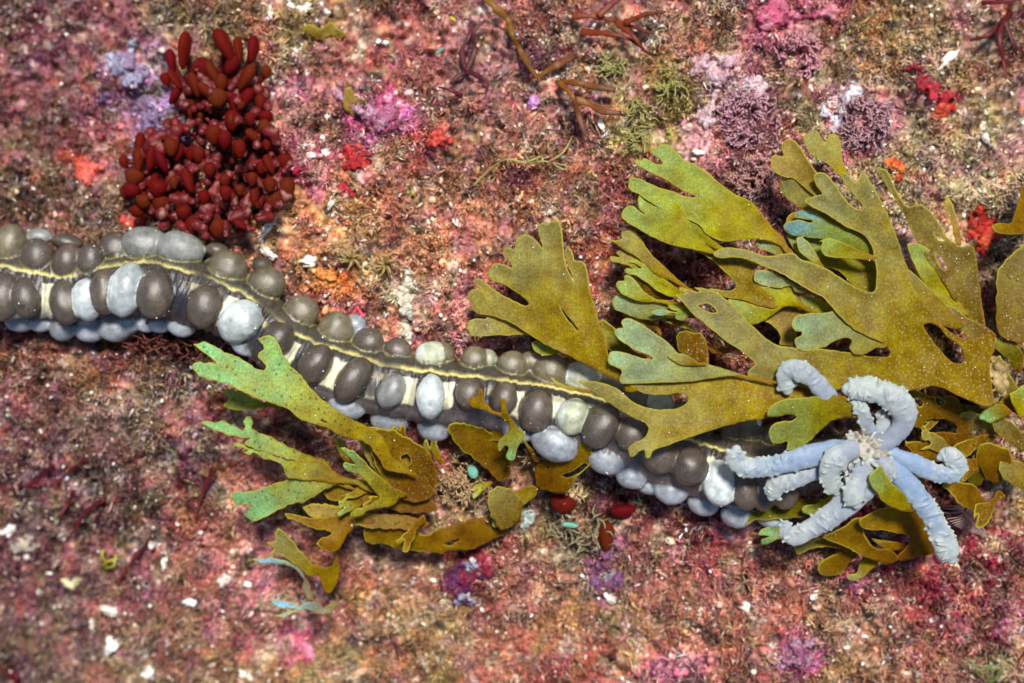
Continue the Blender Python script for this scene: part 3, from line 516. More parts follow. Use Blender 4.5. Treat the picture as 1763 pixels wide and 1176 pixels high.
def frond(parent, fr, poly, base, tip, zb, zt, style='olive', dots=.0, spots=0.0, curl=.1, wave=.09, holes=(), name='frond', label=None, zmid=None, rimg=1.0, tipw=1.0, mat=None, thick=.008, rag=1.2):
    ox, oy, s = FRM[fr]; cv = lambda p: np.asarray(p, float) / s + (ox, oy)
    lp = [smooth_loop(cv(pts_of(poly)))] + [smooth_loop(cv(pts_of(h))) for h in holes]
    lp = [L + (np.stack([fbm(L[:, 0] / 8, L[:, 1] / 8, 2, 61), fbm(L[:, 0] / 8 + 50, L[:, 1] / 8, 2, 62)], 1) - .5) * 2 * rag for L in lp]
    b, t = cv(base), cv(tip); FSEED[0] += 1; sd_ = FSEED[0]; rr = random.Random(sd_)
    lo = lp[0].min(0); hi = lp[0].max(0); g = 4.2
    X, Y = np.meshgrid(np.arange(lo[0], hi[0], g), np.arange(lo[1], hi[1], g)); X = X + (np.arange(X.shape[0])[:, None] % 2) * g / 2; X = X.ravel(); Y = Y.ravel()
    def edged(x, y):
        d = np.full(x.shape, 1e9)
        for L in lp:
            A = L; B = np.roll(L, -1, 0)
            for (x0, y0), (x1, y1) in zip(A, B):
                dx, dy = x1 - x0, y1 - y0; q = dx * dx + dy * dy + 1e-9; tt = np.clip(((x - x0) * dx + (y - y0) * dy) / q, 0, 1); d = np.minimum(d, np.hypot(x - x0 - tt * dx, y - y0 - tt * dy))
        return d
    k = inside(X, Y, lp); X, Y = X[k], Y[k]; k = edged(X, Y) > 1.4; X, Y = X[k], Y[k]
    vv = [Vector(p) for L in lp for p in L]; ed = []; o = 0
    for L in lp: ed += [(o + i, o + (i + 1) % len(L)) for i in range(len(L))]; o += len(L)
    vv += [Vector((x, y)) for x, y in zip(X, Y)]
    V, E, Fc, *_ = delaunay_2d_cdt(vv, ed, [], 0, 1e-4)
    V = np.array([tuple(v) for v in V]); Fc = np.array([f for f in Fc if len(f) == 3]); c = V[Fc].mean(1); Fc = Fc[inside(c[:, 0], c[:, 1], lp)]
    used = np.unique(Fc); rm = -np.ones(len(V), int); rm[used] = np.arange(len(used)); V = V[used]; Fc = rm[Fc][:, ::-1]
    e = edged(V[:, 0], V[:, 1]); ax = t - b; L2 = (ax ** 2).sum(); u = ((V - b) @ ax) / L2; lat = ((V - b) @ np.array([-ax[1], ax[0]])) / math.sqrt(L2)
    uc = np.clip(u, -.1, 1.15); z = zb + (zt - zb) * uc
    if zmid is not None: z = z + zmid * 4 * np.clip(u, 0, 1) * (1 - np.clip(u, 0, 1))
    wv = fbm(V[:, 0] / 55 + sd_ * 3.3, V[:, 1] / 55, 2, sd_) - .5
    z = z + wave * 2 * wv + curl * rr.choice((-1, 1)) * lat / 60 + .03 * np.clip(1 - e / 14, 0, 1) * rr.choice((-.6, 1, 1))
    z = z + .035 * np.sin(lat / 17 + sd_) * np.clip(.3 + u, .2, 1) * (wave > 0)
    W = np.array([P(x, y, q) for (x, y), q in zip(V, z)]); gz = hrock(W[:, 0], W[:, 1]) + .04; z = np.maximum(z, gz); W = np.array([P(x, y, q) for (x, y), q in zip(V, z)])
    cb, cm, ct = [hx(h) for h in STY[style]]; n1 = fbm(V[:, 0] / 30, V[:, 1] / 30 + sd_, 3, 200 + sd_) - .5; q = np.clip(u + n1 * .5, 0, 1)[:, None]
    col = np.where(q < .5, cb * (1 - 2 * q) + cm * 2 * q, cm * (2 - 2 * q) + ct * (2 * q - 1)); tp = np.clip((q - .72) * 4, 0, 1) * np.clip(1 - e / 22, 0, 1)[:, None] * .45 * tipw; col = col * (1 - tp) + tp * ct * 1.2
    col = col * 1.2 * math.exp(rr.gauss(0, .08))
    fr4 = np.stack([np.clip(e / 14, 0, 1), np.clip(u * rimg, 0, 1), np.clip(dots * (1.25 - u), 0, 1), np.full(len(V), spots)], 1)
    FV.append(W[::7] + (0, 0, .012)); me = new_mesh(name, W, Fc, col, True, fr4); ob = link(name, me, mat or M_FROND, parent)
    so = ob.modifiers.new('thickness', 'SOLIDIFY'); so.thickness = thick; so.offset = 0
    if label: ob['label'] = label
    return ob
# the big olive plant, rooted at the right
W1 = thing('forked_seaweed', G(1700, 660), 'large olive-green forked seaweed fanning out left over the sea cucumber', 'seaweed')
f = lambda *a, **k: frond(W1, *a, **k)
f('Z7', '330,552 260,515 200,497 165,488 150,503 110,503 75,515 68,545 78,575 105,587 180,582 260,580 330,575 400,595 500,640 600,690 620,660 480,600', (600,680), (70,545), .95, .55, 'olive')
f('Z7', '360,615 372,650 410,672 450,672 500,655 560,640 520,625 440,605 400,600', (540,640), (365,635), .95, .7, 'green')
f('Z7', '800,840 770,795 700,760 620,720 540,680 480,650 420,620 340,570 260,520 200,497 150,485 110,480 82,457 86,440 70,415 75,385 88,370 120,368 148,385 158,414 150,385 128,370 100,345 98,325 125,320 165,352 210,385 270,418 330,445 350,440 340,418 290,382 230,345 190,332 160,310 165,282 182,260 205,248 240,255 270,270 264,245 236,225 230,195 240,180 265,178 287,192 284,165 292,140 310,120 340,115 370,130 395,155 410,182 408,150 394,115 395,80 410,62 435,66 455,55 480,55 495,75 500,100 505,140 508,170 512,210 522,260 535,295 553,335 546,300 534,270 522,235 516,200 520,175 532,172 548,200 562,238 590,238 610,260 622,310 630,370 650,440 670,510 690,570 705,620 722,690 765,755 850,830',
  (800,800), (300,130), 1.42, .62, 'olive', dots=.55, zmid=.12, holes=['492,447 505,462 520,482 540,505 560,530 580,556 570,556 548,532 525,505 505,475'])
f('Z6', '222,100 240,80 275,65 300,90 320,125 345,85 380,88 395,130 402,200 424,260 462,320 505,400 470,380 430,320 380,265 330,220 280,190 250,170 235,140', (490,390), (300,75), 1.15, .75, 'olive', tipw=.3)
f('Z6', '70,215 85,180 135,185 118,140 145,108 180,112 215,150 260,225 325,310 350,340 430,430 520,530 470,520 380,450 300,390 240,340 180,290 120,275 85,250', (510,525), (90,150), 1.22, .85, 'tan', tipw=.3)
f('Z6', '115,330 120,300 150,278 190,290 250,330 320,400 400,460 500,525 560,580 540,600 500,560 450,535 380,505 300,472 230,435 160,390 125,358', (550,585), (115,310), 1.2, .8, 'olive', tipw=.4)
f('Z6', '150,545 300,560 450,620 560,680 600,800 520,830 450,780 380,710 280,690 200,640', (590,800), (150,560), 1.05, .75, 'green', dots=.4)
f('Z6', '145,480 160,450 200,440 250,460 300,480 280,520 200,520 150,510', (300,500), (145,470), .85, .7, 'brown')
f('Z6', '130,505 150,487 200,477 250,492 268,482 235,474 182,466 186,446 220,432 270,440 320,470 380,500 450,530 530,560 580,640 540,660 480,620 400,590 320,570 240,556 170,550 140,530', (570,640), (140,480), 1.22, .95, 'blue')
f('Z6', '190,560 215,555 245,580 275,620 305,675 320,700 270,680 230,645 200,615', (310,690), (200,560), 1.22, 1.1, 'grey')
f('Z6', '290,580 310,578 302,605 320,640 370,650 440,655 530,662 560,655 545,640 480,615 420,588 350,562 312,568', (550,655), (292,590), 1.42, 1.3, 'green', curl=.05)
f('Z6', '0,575 30,565 80,580 130,610 165,630 130,650 80,630 30,612', (160,635), (0,578), 1.2, 1.05, 'grey')
f('Z5', '420,185 450,185 490,163 530,175 580,220 620,260 680,290 740,325 800,375 860,425 920,465 980,490 1030,525 1070,570 1110,620 1160,680 1205,720 1230,770 1300,850 1250,840 1180,768 1120,745 1040,732 960,738 880,748 820,742 740,695 700,645 600,602 500,560 400,505 345,462 308,450 278,420 290,395 287,368 320,365 370,380 420,405 470,425 520,440 580,460 640,482 680,486 692,478 650,463 600,440 540,400 480,365 420,335 370,310 325,283 318,260 358,263 370,248 410,262 450,283 478,290 488,272 475,255 435,235 415,207', (1260,830), (400,250), 1.3, .72, 'green', zmid=.12, tipw=.6, dots=.15)
f('Z5', '243,600 250,560 280,533 320,540 355,572 385,588 346,545 340,500 350,460 380,435 410,432 440,460 470,490 485,450 515,445 550,475 590,530 630,590 700,650 760,710 840,775 960,830 900,840 780,818 700,802 640,787 560,775 480,745 400,705 330,665 280,635', (920,830), (290,480), 1.22, .82, 'green', zmid=.1)
f('Z5', '528,650 560,632 622,642 611,600 626,570 660,564 690,583 715,640 735,690 780,735 860,790 900,800 830,800 760,772 690,742 620,702 570,672', (880,800), (600,590), 1.34, 1.05, 'green', tipw=.5)
f('A', '75,40 150,57 205,42 200,15 230,-12 290,-10 330,40 370,100 420,170 480,220 540,280 600,330 660,375 760,440 700,440 640,395 590,362 530,332 470,310 400,260 330,190 270,150 200,110 150,75', (740,430), (150,10), 1.1, .7, 'olive')
f('A', '118,182 125,165 192,172 160,145 180,126 215,128 270,155 320,185 350,230 400,260 460,300 520,340 580,380 680,450 640,450 560,400 500,372 440,342 380,312 300,262 240,227 180,210 130,200', (670,450), (130,160), 1.05, .68, 'olive', tipw=.5)
f('A', '215,265 235,248 290,250 342,246 292,215 250,205 275,185 300,185 340,205 390,240 450,290 520,340 590,390 700,470 640,480 560,450 500,432 440,400 380,350 300,302 250,290', (690,470), (230,220), 1.14, .8, 'green')
f('A', '290,310 380,315 450,345 520,410 560,460 480,462 410,440 350,390', (560,455), (300,320), .85, .75, 'brown')
f('A', '162,370 180,335 222,331 213,300 235,290 275,310 310,350 350,400 400,440 450,462 520,468 640,500 600,520 500,492 430,482 330,480 250,450 200,425', (630,510), (180,320), 1.12, .85, 'green')
f('A', '140,455 150,435 180,432 230,450 290,475 360,485 450,485 530,490 600,500 680,520 760,580 700,590 650,592 580,588 500,592 420,605 340,600 260,575 200,550 150,530 138,500', (740,570), (140,470), 1.08, .72, 'grey')
f('A', '400,552 430,535 490,532 540,545 575,548 620,530 660,525 690,545 675,565 640,600 610,608 570,590 575,562 540,557 490,575 440,570', (690,535), (410,555), 1.25, 1.15, 'blue', curl=.04)
f('A', '522,503 560,495 620,510 655,525 700,560 650,545 590,540 545,533', (690,550), (525,505), 1.22, 1.15, 'green', curl=.04)
f('A', '55,610 70,600 130,640 200,700 240,760 290,820 380,860 330,870 250,850 150,830 100,790', (370,860), (60,610), .9, .75, 'dark')
f('A', '240,560 340,600 420,605 480,700 470,720 420,660 330,620', (470,710), (250,570), .7, .6, 'brown')
f('A', '470,600 560,590 650,620 720,690 820,800 900,790 960,800 940,830 830,830 760,760 680,680 560,640', (940,820), (470,600), .95, .75, 'brown')
f('A', '640,110 740,140 830,200 900,260 960,320 990,370 955,402 850,392 800,387 850,420 930,450 1050,470 1150,507 1260,520 1300,480 1210,430 1150,370 1110,290 1140,230 1200,215 1110,180 1000,170 880,170 820,140', (1280,500), (660,130), 1.12, 1.02, 'olive', dots=.6)
f('A', '1150,600 1250,540 1350,500 1450,500 1560,520 1500,620 1420,640 1400,770 1290,775 1296,720 1270,670 1210,622', (1520,600), (1160,600), .95, .85, 'tan', dots=.5)
f('A', '930,470 960,447 1020,470 1080,485 1110,500 1180,515 1238,505 1220,460 1180,410 1150,368 1250,385 1370,370 1400,430 1450,490 1560,560 1500,560 1430,525 1330,512 1250,560 1180,610 1110,637 1060,600 1000,540', (1520,550), (940,470), 1.16, 1.08, 'green', dots=.25)
f('A', '1115,290 1130,265 1180,257 1250,280 1330,320 1420,370 1500,410 1640,500 1580,470 1500,425 1400,410 1370,368 1290,385 1220,376 1150,356 1112,330', (1600,480), (1115,300), 1.3, 1.18, 'grey')
f('A', '1420,440 1500,440 1600,480 1680,530 1720,590 1650,590 1560,560 1480,530 1460,500', (1700,580), (1430,450), 1.2, 1.1, 'green')
f('A', '575,720 600,685 650,678 700,695 742,690 780,740 797,820 800,910 740,890 650,850 592,810 583,760', (760,890), (640,690), 1.3, 1.1, 'brown', dots=1.0)
# right-hand older fronds of the same plant
f('Z6', '560,250 590,240 615,260 650,340 700,415 760,405 810,440 850,500 885,560 950,600 1005,600 1022,680 1036,800 1050,900 1060,1000 1000,1010 950,905 900,820 850,740 790,660 735,560 690,460 640,375 592,302', (1040,990), (580,250), .75, .35, 'old', dots=.8, spots=.5, holes=['822,535 850,550 868,575 845,572', '825,625 850,640 885,700 870,712 845,680'])
f('Z6', '700,590 760,590 820,630 870,720 920,820 985,920 930,900 850,860 800,800 740,700', (970,910), (710,590), .7, .55, 'green', spots=.2)
f('Z6', '840,865 920,880 980,930 1050,960 1110,1010 1060,1050 1000,1040 950,985 900,940', (1100,1010), (850,870), .95, .8, 'old', dots=.8)
f('Z6', '880,370 905,400 935,500 950,590 925,590 905,500 872,410', (945,590), (885,375), .5, .4, 'tan')
f('Z6', '640,660 700,700 760,750 830,820 900,900 960,960 920,980 820,950 760,900 690,830', (950,970), (650,670), 1.0, .95, 'olive', dots=.5)
# the main forked frond that everything else springs from
f('A', '832,148 850,125 900,108 960,105 1030,115 1100,135 1180,160 1250,158 1340,145 1390,145 1440,185 1530,215 1608,250 1690,300 1768,350 1830,385 1908,414 1942,405 1953,370 1956,300 1948,215 1930,120 1890,40 1820,-10 1740,-40 1620,-120 1520,-170 1460,-220 1530,-250 1580,-260 1578,-270 1540,-330 1524,-372 1528,-395 1560,-412 1610,-400 1660,-350 1720,-255 1780,-190 1830,-160 1862,-163 1850,-200 1790,-270 1720,-370 1720,-415 1750,-405 1790,-370 1815,-345 1832,-370 1846,-408 1875,-408 1920,-340 1980,-235 2010,-175 2042,-100 2086,0 2118,95 2148,185 2178,260 2190,330 2238,420 2298,510 2360,580 2420,650 2520,720 2620,740 2740,700 2770,800 2748,850 2735,950 2750,1050 2760,1180 2700,1200 2608,1160 2548,1140 2488,1110 2408,1070 2338,1060 2258,1080 2138,1095 2008,1085 1808,1085 1608,1080 1400,1060 1280,1035 1210,1020 1130,1000 1070,985 1080,950 1126,910 1110,888 1060,850 1000,800 930,760 870,710 800,650 740,600 680,550 620,482 570,430 640,420 598,396 594,377 650,388 700,404 742,406 702,380 760,384 820,400 880,430 930,470 980,510 1040,580 1100,640 1150,690 1208,740 1270,775 1340,790 1410,795 1480,800 1540,805 1608,805 1708,820 1808,835 1890,852 1970,858 2030,855 2053,830 2040,800 1988,757 1908,722 1828,682 1748,622 1678,552 1628,490 1588,450 1508,408 1408,348 1308,288 1208,246 1120,208 1040,180 960,172 880,180 845,168',
  (2700,1000), (1300,80), 1.30, 1.30, 'olive', dots=1.0, zmid=.18, wave=.1, curl=.03, rimg=.8, tipw=.7, holes=['722,508 760,495 800,492 840,520 857,552 820,553 770,535', '2278,640 2330,625 2380,650 2440,720 2500,760 2550,800 2562,870 2545,902 2490,900 2430,850 2370,780 2310,700'])
f('B', '165,640 175,590 210,570 280,558 380,555 460,545 520,560 580,630 660,680 740,710 830,760 800,800 745,795 690,830 640,848 590,835 560,800 577,755 560,731 510,730 450,755 390,790 320,810 250,820 210,805 180,760 185,735 235,707 236,686 190,680', (800,760), (170,660), 1.52, 1.5, 'grey', tipw=.5, wave=.05)
# lower fronds passing over the animal
f('Z7', '580,795 620,790 690,800 760,830 820,880 880,910 960,922 1030,917 1075,892 1082,862 1060,845 1010,850 930,855 870,845 815,810 900,770 1000,740 1100,740 1200,770 1300,770 1400,770 1540,790 1680,800 1700,900 1560,940 1450,962 1350,975 1250,1000 1150,1030 1060,1060 980,1090 922,1110 905,1147 885,1142 882,1108 860,1113 835,1132 815,1142 807,1100 830,1078 880,1050 900,1010 880,980 830,960 760,920 690,870 630,830', (1680,850), (600,800), 1.45, 1.42, 'olive', dots=1.0, zmid=.12, tipw=.5, wave=.06)
f('A', '105,870 120,830 150,818 200,822 270,845 340,865 410,877 417,864 370,840 300,810 230,770 180,735 150,695 165,665 214,656 198,625 220,595 260,592 320,620 390,665 460,715 530,770 580,822 650,850 720,890 790,905 870,930 960,955 1060,985 1200,1010 1300,1040 1180,1030 1000,992 900,992 800,1007 680,1027 560,1032 430,1037 300,1042 200,1042 184,1012 201,968 190,940 150,925 110,905', (1250,1025), (150,780), 1.66, 1.5, 'grey', tipw=.8, wave=.06)
f('A', '520,855 560,832 620,835 690,865 740,895 800,915 700,918 620,915 560,890', (790,915), (525,855), 1.72, 1.66, 'olive', wave=.03, curl=.04)
f('Z7', '448,775 458,773 475,790 520,810 570,822 640,840 630,850 560,835 500,818 465,800', (630,845), (450,775), 1.48, 1.55, 'olive', wave=.03)
f('W4', '355,340 368,300 420,265 500,250 580,245 680,235 780,250 860,300 820,350 740,352 680,367 640,400 600,440 560,480 520,515 490,527 455,510 460,470 420,482 380,480 362,430 375,395 420,370 480,367 506,345 460,334 400,346', (830,310), (360,380), 1.72, 1.78, 'green', dots=.5, wave=.05, tipw=.6)
hm = Mesh()
for i in range(240):
    a = random.uniform(0, 6.28); r = 42 * math.sqrt(random.random()); hm.ell(P(1700 + r * math.cos(a) * .8, 655 + r * math.sin(a), random.uniform(.1, 1.15)), np.eye(3), np.array([1, 1, .8]) * random.uniform(.03, .1))
me = hm.remeshed(.025, 1); v = mverts(me); k = np.clip(fbm(v[:, 0] * 5, v[:, 1] * 5, 3, 95) * 2 - .5, 0, 1)[:, None]; put_col(me, hx('#7a6220') * (1 - k) + hx('#b09a6a') * k); link('holdfast', me, M_ALGA, W1)
# plant under the tentacles
W2 = thing('forked_seaweed', G(1560, 960), 'dark golden forked seaweed tucked beneath the white tentacles', 'seaweed')
f = lambda *a, **k: frond(W2, *a, **k)
f('T', '510,1040 530,990 600,950 700,915 800,930 730,1000 680,1060 600,1087 540,1080', (780,940), (520,1050), -.1, -.25, 'brown')
f('T', '705,1097 730,1075 780,1065 800,1000 830,955 930,985 870,1052 820,1097 750,1120', (900,980), (715,1100), .0, -.2, 'olive')
f('T', '345,882 400,868 500,830 560,830 680,880 760,920 680,905 600,888 500,892 430,917 375,942 358,910', (740,910), (360,900), .2, .0, 'olive')
f('T', '100,805 120,765 190,745 270,725 340,760 420,840 400,860 330,850 250,832 190,860 130,870 122,835 182,812 140,808', (410,850), (110,800), .3, .1, 'turq')
f('T', '0,715 50,660 110,620 180,600 230,560 290,540 350,545 450,555 540,560 660,600 620,640 560,655 480,662 400,682 280,692 180,702 80,702 20,735', (640,620), (10,720), .7, .35, 'dark', rimg=.9)
f('T', '400,625 430,600 500,590 560,555 630,520 680,560 600,645 500,662 440,662 405,650', (670,560), (405,635), .95, .75, 'green')
f('T', '540,822 600,790 700,740 760,690 840,690 830,790 870,860 930,900 1010,900 1070,965 1000,1005 930,988 830,952 730,902 640,862', (1050,960), (700,720), .2, .6, 'brown')
f('T', '800,740 800,700 880,650 950,620 1050,610 1150,590 1230,640 1290,720 1300,800 1340,880 1330,920 1250,948 1150,972 1080,985 1060,950 1100,910 1140,860 1142,812 1050,790 950,770 870,772 ', (1150,960), (850,680), .1, .8, 'brown')
f('T', '880,830 960,840 1040,850 1130,870 1110,900 1030,910 950,880', (1120,890), (890,835), .05, .1, 'brown')
f('T', '950,322 970,370 1010,430 1060,480 1110,530 1150,575 1180,640 1100,640 1050,622 1000,600 950,560 922,515 890,480 866,430 878,380 915,352', (1160,630), (930,350), 1.35, 1.86, 'green', spots=.3, wave=.04, label='green frond curled up between the tentacles')
# brown encrusted plant at the right edge
W3 = thing('brown_seaweed', G(1735, 800), 'brown encrusted seaweed with holed fronds along the right edge', 'seaweed')
f = lambda *a, **k: frond(W3, *a, rag=2.6, **k)
f('B', '1577,400 1572,320 1602,240 1660,170 1763,80 1880,30 1900,740 1763,760 1650,740 1590,690 1570,600 1572,500', (1720,740), (1700,60), .45, .5, 'old', dots=.7, spots=.5)
f('R2', '636,430 700,365 772,500 850,640 862,760 780,740 690,700 655,650 648,540', (820,740), (690,380), .5, .7, 'old', dots=.4)
f('R2', '60,600 250,640 330,660 440,720 500,860 440,1000 350,1020 270,1080 150,1060 60,940', (460,900), (80,640), .3, .85, 'brown', dots=.3, spots=.3, holes=['150,650 178,680 165,706 135,690 110,660', '265,650 300,640 325,670 310,698 275,690', '180,830 210,795 270,788 350,800 415,850 410,885 330,880 250,882 185,862', '60,890 80,855 130,845 175,870 165,930 110,945 62,940'])
f('R2', '560,970 640,950 760,1000 790,1080 740,1150 700,1230 620,1200 540,1080', (660,1210), (650,960), -.1, .3, 'brown')
f('R2', '560,770 640,700 720,690 780,740 740,770 680,800 620,815', (760,740), (580,790), .75, .6, 'turq')
f('T', '1370,460 1440,430 1520,440 1600,470 1660,560 1720,640 1700,660 1600,640 1500,600 1430,520', (1700,650), (1390,460), .2, .75, 'brown')
f('R2', '770,620 862,560 920,560 920,700 840,790 790,690', (850,780), (880,570), .6, .7, 'green')
f('R2', '430,760 520,740 620,800 660,900 620,980 540,1000 480,930 450,840', (470,980), (440,770), .0, .5, 'old', dots=.8, spots=.7, holes=['520,850 560,860 575,900 540,910 515,885'])
f('R2', '640,800 720,780 800,830 860,900 900,1000 820,990 740,930 670,880', (880,990), (650,800), .1, .55, 'old', dots=.6, spots=.6)
f('R2', '560,1000 600,1050 600,1150 560,1240 500,1250 480,1150 510,1060', (520,1240), (580,1010), -.2, .2, 'dark', spots=.4)
f('R2', '700,1080 780,1060 862,1090 930,1180 860,1260 760,1220 700,1150', (900,1240), (710,1090), -.2, .1, 'old', dots=.5, spots=.5)
f('R2', '650,560 700,600 720,680 690,760 640,720 630,640', (690,750), (655,570), .2, .5, 'dark')
for q in range(9):       # small old fronds crowding the root of the plant
    cx, cy = [(1640,690),(1668,720),(1700,745),(1735,700),(1650,780),(1690,800),(1725,850),(1610,870),(1760,640)][q]; a = random.uniform(2.2, 4.6); L = random.uniform(45, 85); wd = random.uniform(11, 20)
    ux, uy = math.cos(a), math.sin(a); vx_, vy_ = -uy, ux; pp = lambda u, v: '%.1f,%.1f' % (cx + ux * u + vx_ * v, cy + uy * u + vy_ * v)
    sh = ' '.join([pp(0, -5), pp(L * .4, -wd * .6), pp(L * .75, -wd), pp(L, -wd * .9), pp(L * 1.04, -wd * .4), pp(L * .8, 0), pp(L * 1.02, wd * .3), pp(L * .98, wd * .9), pp(L * .7, wd), pp(L * .35, wd * .6), pp(0, 5)])
    sh = ' '.join('%.1f,%.1f' % (float(a_.split(',')[0]) + random.gauss(0, 3.6), float(a_.split(',')[1]) + random.gauss(0, 3.6)) for a_ in sh.split())
    f('PX', sh, (cx, cy), (cx + ux * L, cy + uy * L), random.uniform(.0, .3), random.uniform(.2, .6), random.choice(['old', 'brown', 'dark']), dots=.6, spots=.8)
# leaf hanging in from the right margin
W4_ = thing('seaweed_leaf', G(1775, 330), 'large curled brown seaweed leaf with pale rim at the right margin', 'seaweed')
frond(W4_, 'R1', '862,380 840,440 800,570 770,640 680,645 645,668 690,710 780,722 862,716 960,700 1000,560 960,380', (990,480), (650,680), .4, 1.25, 'brown', wave=.05, rimg=.5, name='leaf')
# the greener plant left of centre
W5 = thing('forked_seaweed', G(745, 800), 'green forked seaweed with turquoise tips standing below the sea cucumber', 'seaweed')
f = lambda *a, **k: frond(W5, *a, rag=2.6, **k)
f('L1', '255,460 290,440 340,450 400,470 470,510 560,540 630,553 760,555 800,600 640,572 540,570 460,582 390,590 310,577 258,550 292,510', (780,580), (260,500), .55, .2, 'green', spots=.5)
f('L1', '45,133 75,128 130,113 170,130 240,170 310,205 390,240 440,270 500,300 545,312 546,280 520,250 498,215 508,190 536,165 530,130 498,95 520,80 580,72 615,85 635,115 660,170 690,220 720,275 780,330 830,390 870,450 920,495 980,535 1050,590 1130,640 1200,670 1290,710 1350,760 1390,820 1420,900 1560,1000 1600,1040 1420,1010 1370,980 1330,920 1280,850 1220,805 1140,785 1060,755 980,712 880,682 780,642 720,592 650,560 560,530 470,500 380,450 300,415 220,390 160,372 120,356 85,345 38,290 45,265 90,255 160,260 207,266 180,235 140,200 80,160', (1500,1000), (60,180), .55, 1.35, 'turq', spots=.7, zmid=.25, holes=['925,655 945,640 975,665 960,672'])
f('L2', '20,85 70,78 100,92 135,75 180,95 250,130 265,110 248,85 265,58 295,60 305,90 300,120 360,150 430,180 500,220 580,255 650,280 710,305 750,360 860,450 800,440 700,402 640,330 560,305 480,280 400,255 330,235 262,205 265,185 290,170 220,170 150,150 80,122', (830,440), (60,100), .25, .35, 'turq', spots=.8)
f('L2', '198,207 225,198 270,215 295,222 330,230 390,250 450,280 530,300 640,300 740,350 800,420 600,402 500,392 470,352 460,312 410,297 350,280 305,250 285,262 250,252 280,235 215,222', (770,410), (210,215), .32, .25, 'turq', spots=.6)
f('L2', '190,490 200,465 250,462 330,455 400,430 470,405 540,385 620,375 740,375 830,390 940,410 1040,470 960,470 850,425 760,425 700,455 640,492 580,522 500,537 430,572 370,602 310,632 268,610 265,580 292,540 240,540 200,525', (1000,450), (200,520), .2, .0, 'turq', spots=.6, zmid=.15)
f('L2', '780,230 820,230 860,250 910,295 960,350 1010,390 1070,440 1150,480 1100,510 1060,545 980,562 930,572 880,602 833,602 835,580 870,555 930,545 992,500 975,470 930,420 880,370 820,355 798,330 808,305 862,322 840,280', (1120,490), (790,250), .3, .75, 'turq', spots=.6)
f('L3', '-60,330 50,340 110,430 140,500 200,480 290,520 330,600 330,720 240,740 160,700 80,650 0,560 -50,470', (300,700), (-20,360), .05, .4, 'tan', spots=.5, dots=.5)
# golden plant lying on the rock below it
W6 = thing('forked_seaweed', G(770, 930), 'golden brown seaweed lying on the rock under the green one', 'seaweed')
f = lambda *a, **k: frond(W6, *a, rag=3.0, **k)
f('L3', '-40,820 0,840 100,860 200,900 280,960 330,975 400,930 500,910 600,880 700,870 760,920 820,950 720,1000 600,1060 500,1065 400,1080 280,1070 150,1050 60,1030 -40,1000', (780,950), (-30,900), -.35, -.3, 'brown', spots=.4, holes=['430,1030 470,1005 520,998 490,1025'])
f('L2', '480,580 530,586 640,612 740,600 820,565 900,558 1000,590 980,640 880,640 820,700 760,792 690,782 645,742 738,690 640,667 560,640 500,610', (980,610), (490,590), -.1, .15, 'brown', spots=.4, wave=.05)
f('L2', '440,668 480,688 530,750 580,810 640,870 690,882 740,862 762,790 778,870 772,940 740,1010 700,1020 660,930 610,922 570,892 520,852 450,812 388,802 420,780 383,740 430,737 420,700', (720,1000), (420,720), -.6, -.05, 'olive', wave=.05)
f('L2', '300,838 360,827 430,830 500,850 550,880 600,940 640,1060 600,1050 575,1000 575,940 530,890 470,866 400,857 330,852', (620,1050), (305,840), -.65, -.2, 'sky', wave=.03)
f('L2', '403,1060 430,1050 490,1063 560,1085 640,1060 690,1100 740,1060 770,1075 740,1125 680,1142 600,1112 560,1117 490,1146 440,1152 424,1140 480,1124 540,1108 450,1102 412,1085', (740,1100), (410,1080), -.6, -.35, 'sky', wave=.03)
f = lambda *a, **k: frond(W5, *a, rag=2.6, **k)
for q in range(10):      # small tangled side fronds under the animal
    cx, cy = [(660,800),(640,835),(700,770),(690,860),(730,890),(620,870),(760,800),(800,760),(850,830),(600,800)][q]; a = random.uniform(1.9, 4.4); L = random.uniform(35, 70); wd = random.uniform(7, 13)
    ux, uy = math.cos(a), math.sin(a); vx_, vy_ = -uy, ux; pp = lambda u, v: '%.1f,%.1f' % (cx + ux * u + vx_ * v, cy + uy * u + vy_ * v)
    sh = ' '.join([pp(0, -4), pp(L * .4, -wd * .5), pp(L * .75, -wd), pp(L, -wd * 1.1), pp(L * 1.03, -wd * .5), pp(L * .75, 0), pp(L * .95, wd * .4), pp(L * .9, wd), pp(L * .6, wd * .7), pp(0, 4)])
    sh = ' '.join('%.1f,%.1f' % (float(a_.split(',')[0]) + random.gauss(0, 2.2), float(a_.split(',')[1]) + random.gauss(0, 2.2)) for a_ in sh.split())
    f('PX', sh, (cx, cy), (cx + ux * L, cy + uy * L), random.uniform(-.05, .2), random.uniform(.1, .5), random.choice(['turq', 'brown', 'tan', 'olive']), dots=.5, spots=.7, wave=.06)
f = lambda *a, **k: frond(W5, *a, rag=3.4, **k)
f('PX', '640,742 668,738 700,752 735,775 752,812 746,850 712,866 676,846 650,806 636,770', (735,850), (650,745), .15, .6, 'brown', spots=.8, dots=.5, holes=['690,785 702,782 708,796 696,802'])
f('PX', '560,842 600,832 650,838 700,850 742,862 750,880 700,884 650,872 600,868 565,858', (745,870), (565,845), -.05, .05, 'brown', spots=.8)
f('PX', '520,872 560,868 610,880 660,885 720,892 740,905 700,912 640,908 580,902 540,892', (735,900), (525,880), -.2, -.05, 'tan', spots=.8)
f('PX', '770,735 800,728 840,742 868,768 880,810 862,830 838,806 812,786 786,766', (868,825), (775,740), .2, .55, 'brown', spots=.6)
f('PX', '840,850 858,838 886,846 900,872 890,902 866,912 846,890', (880,905), (850,845), -.05, .3, 'old', spots=.6, dots=.4)
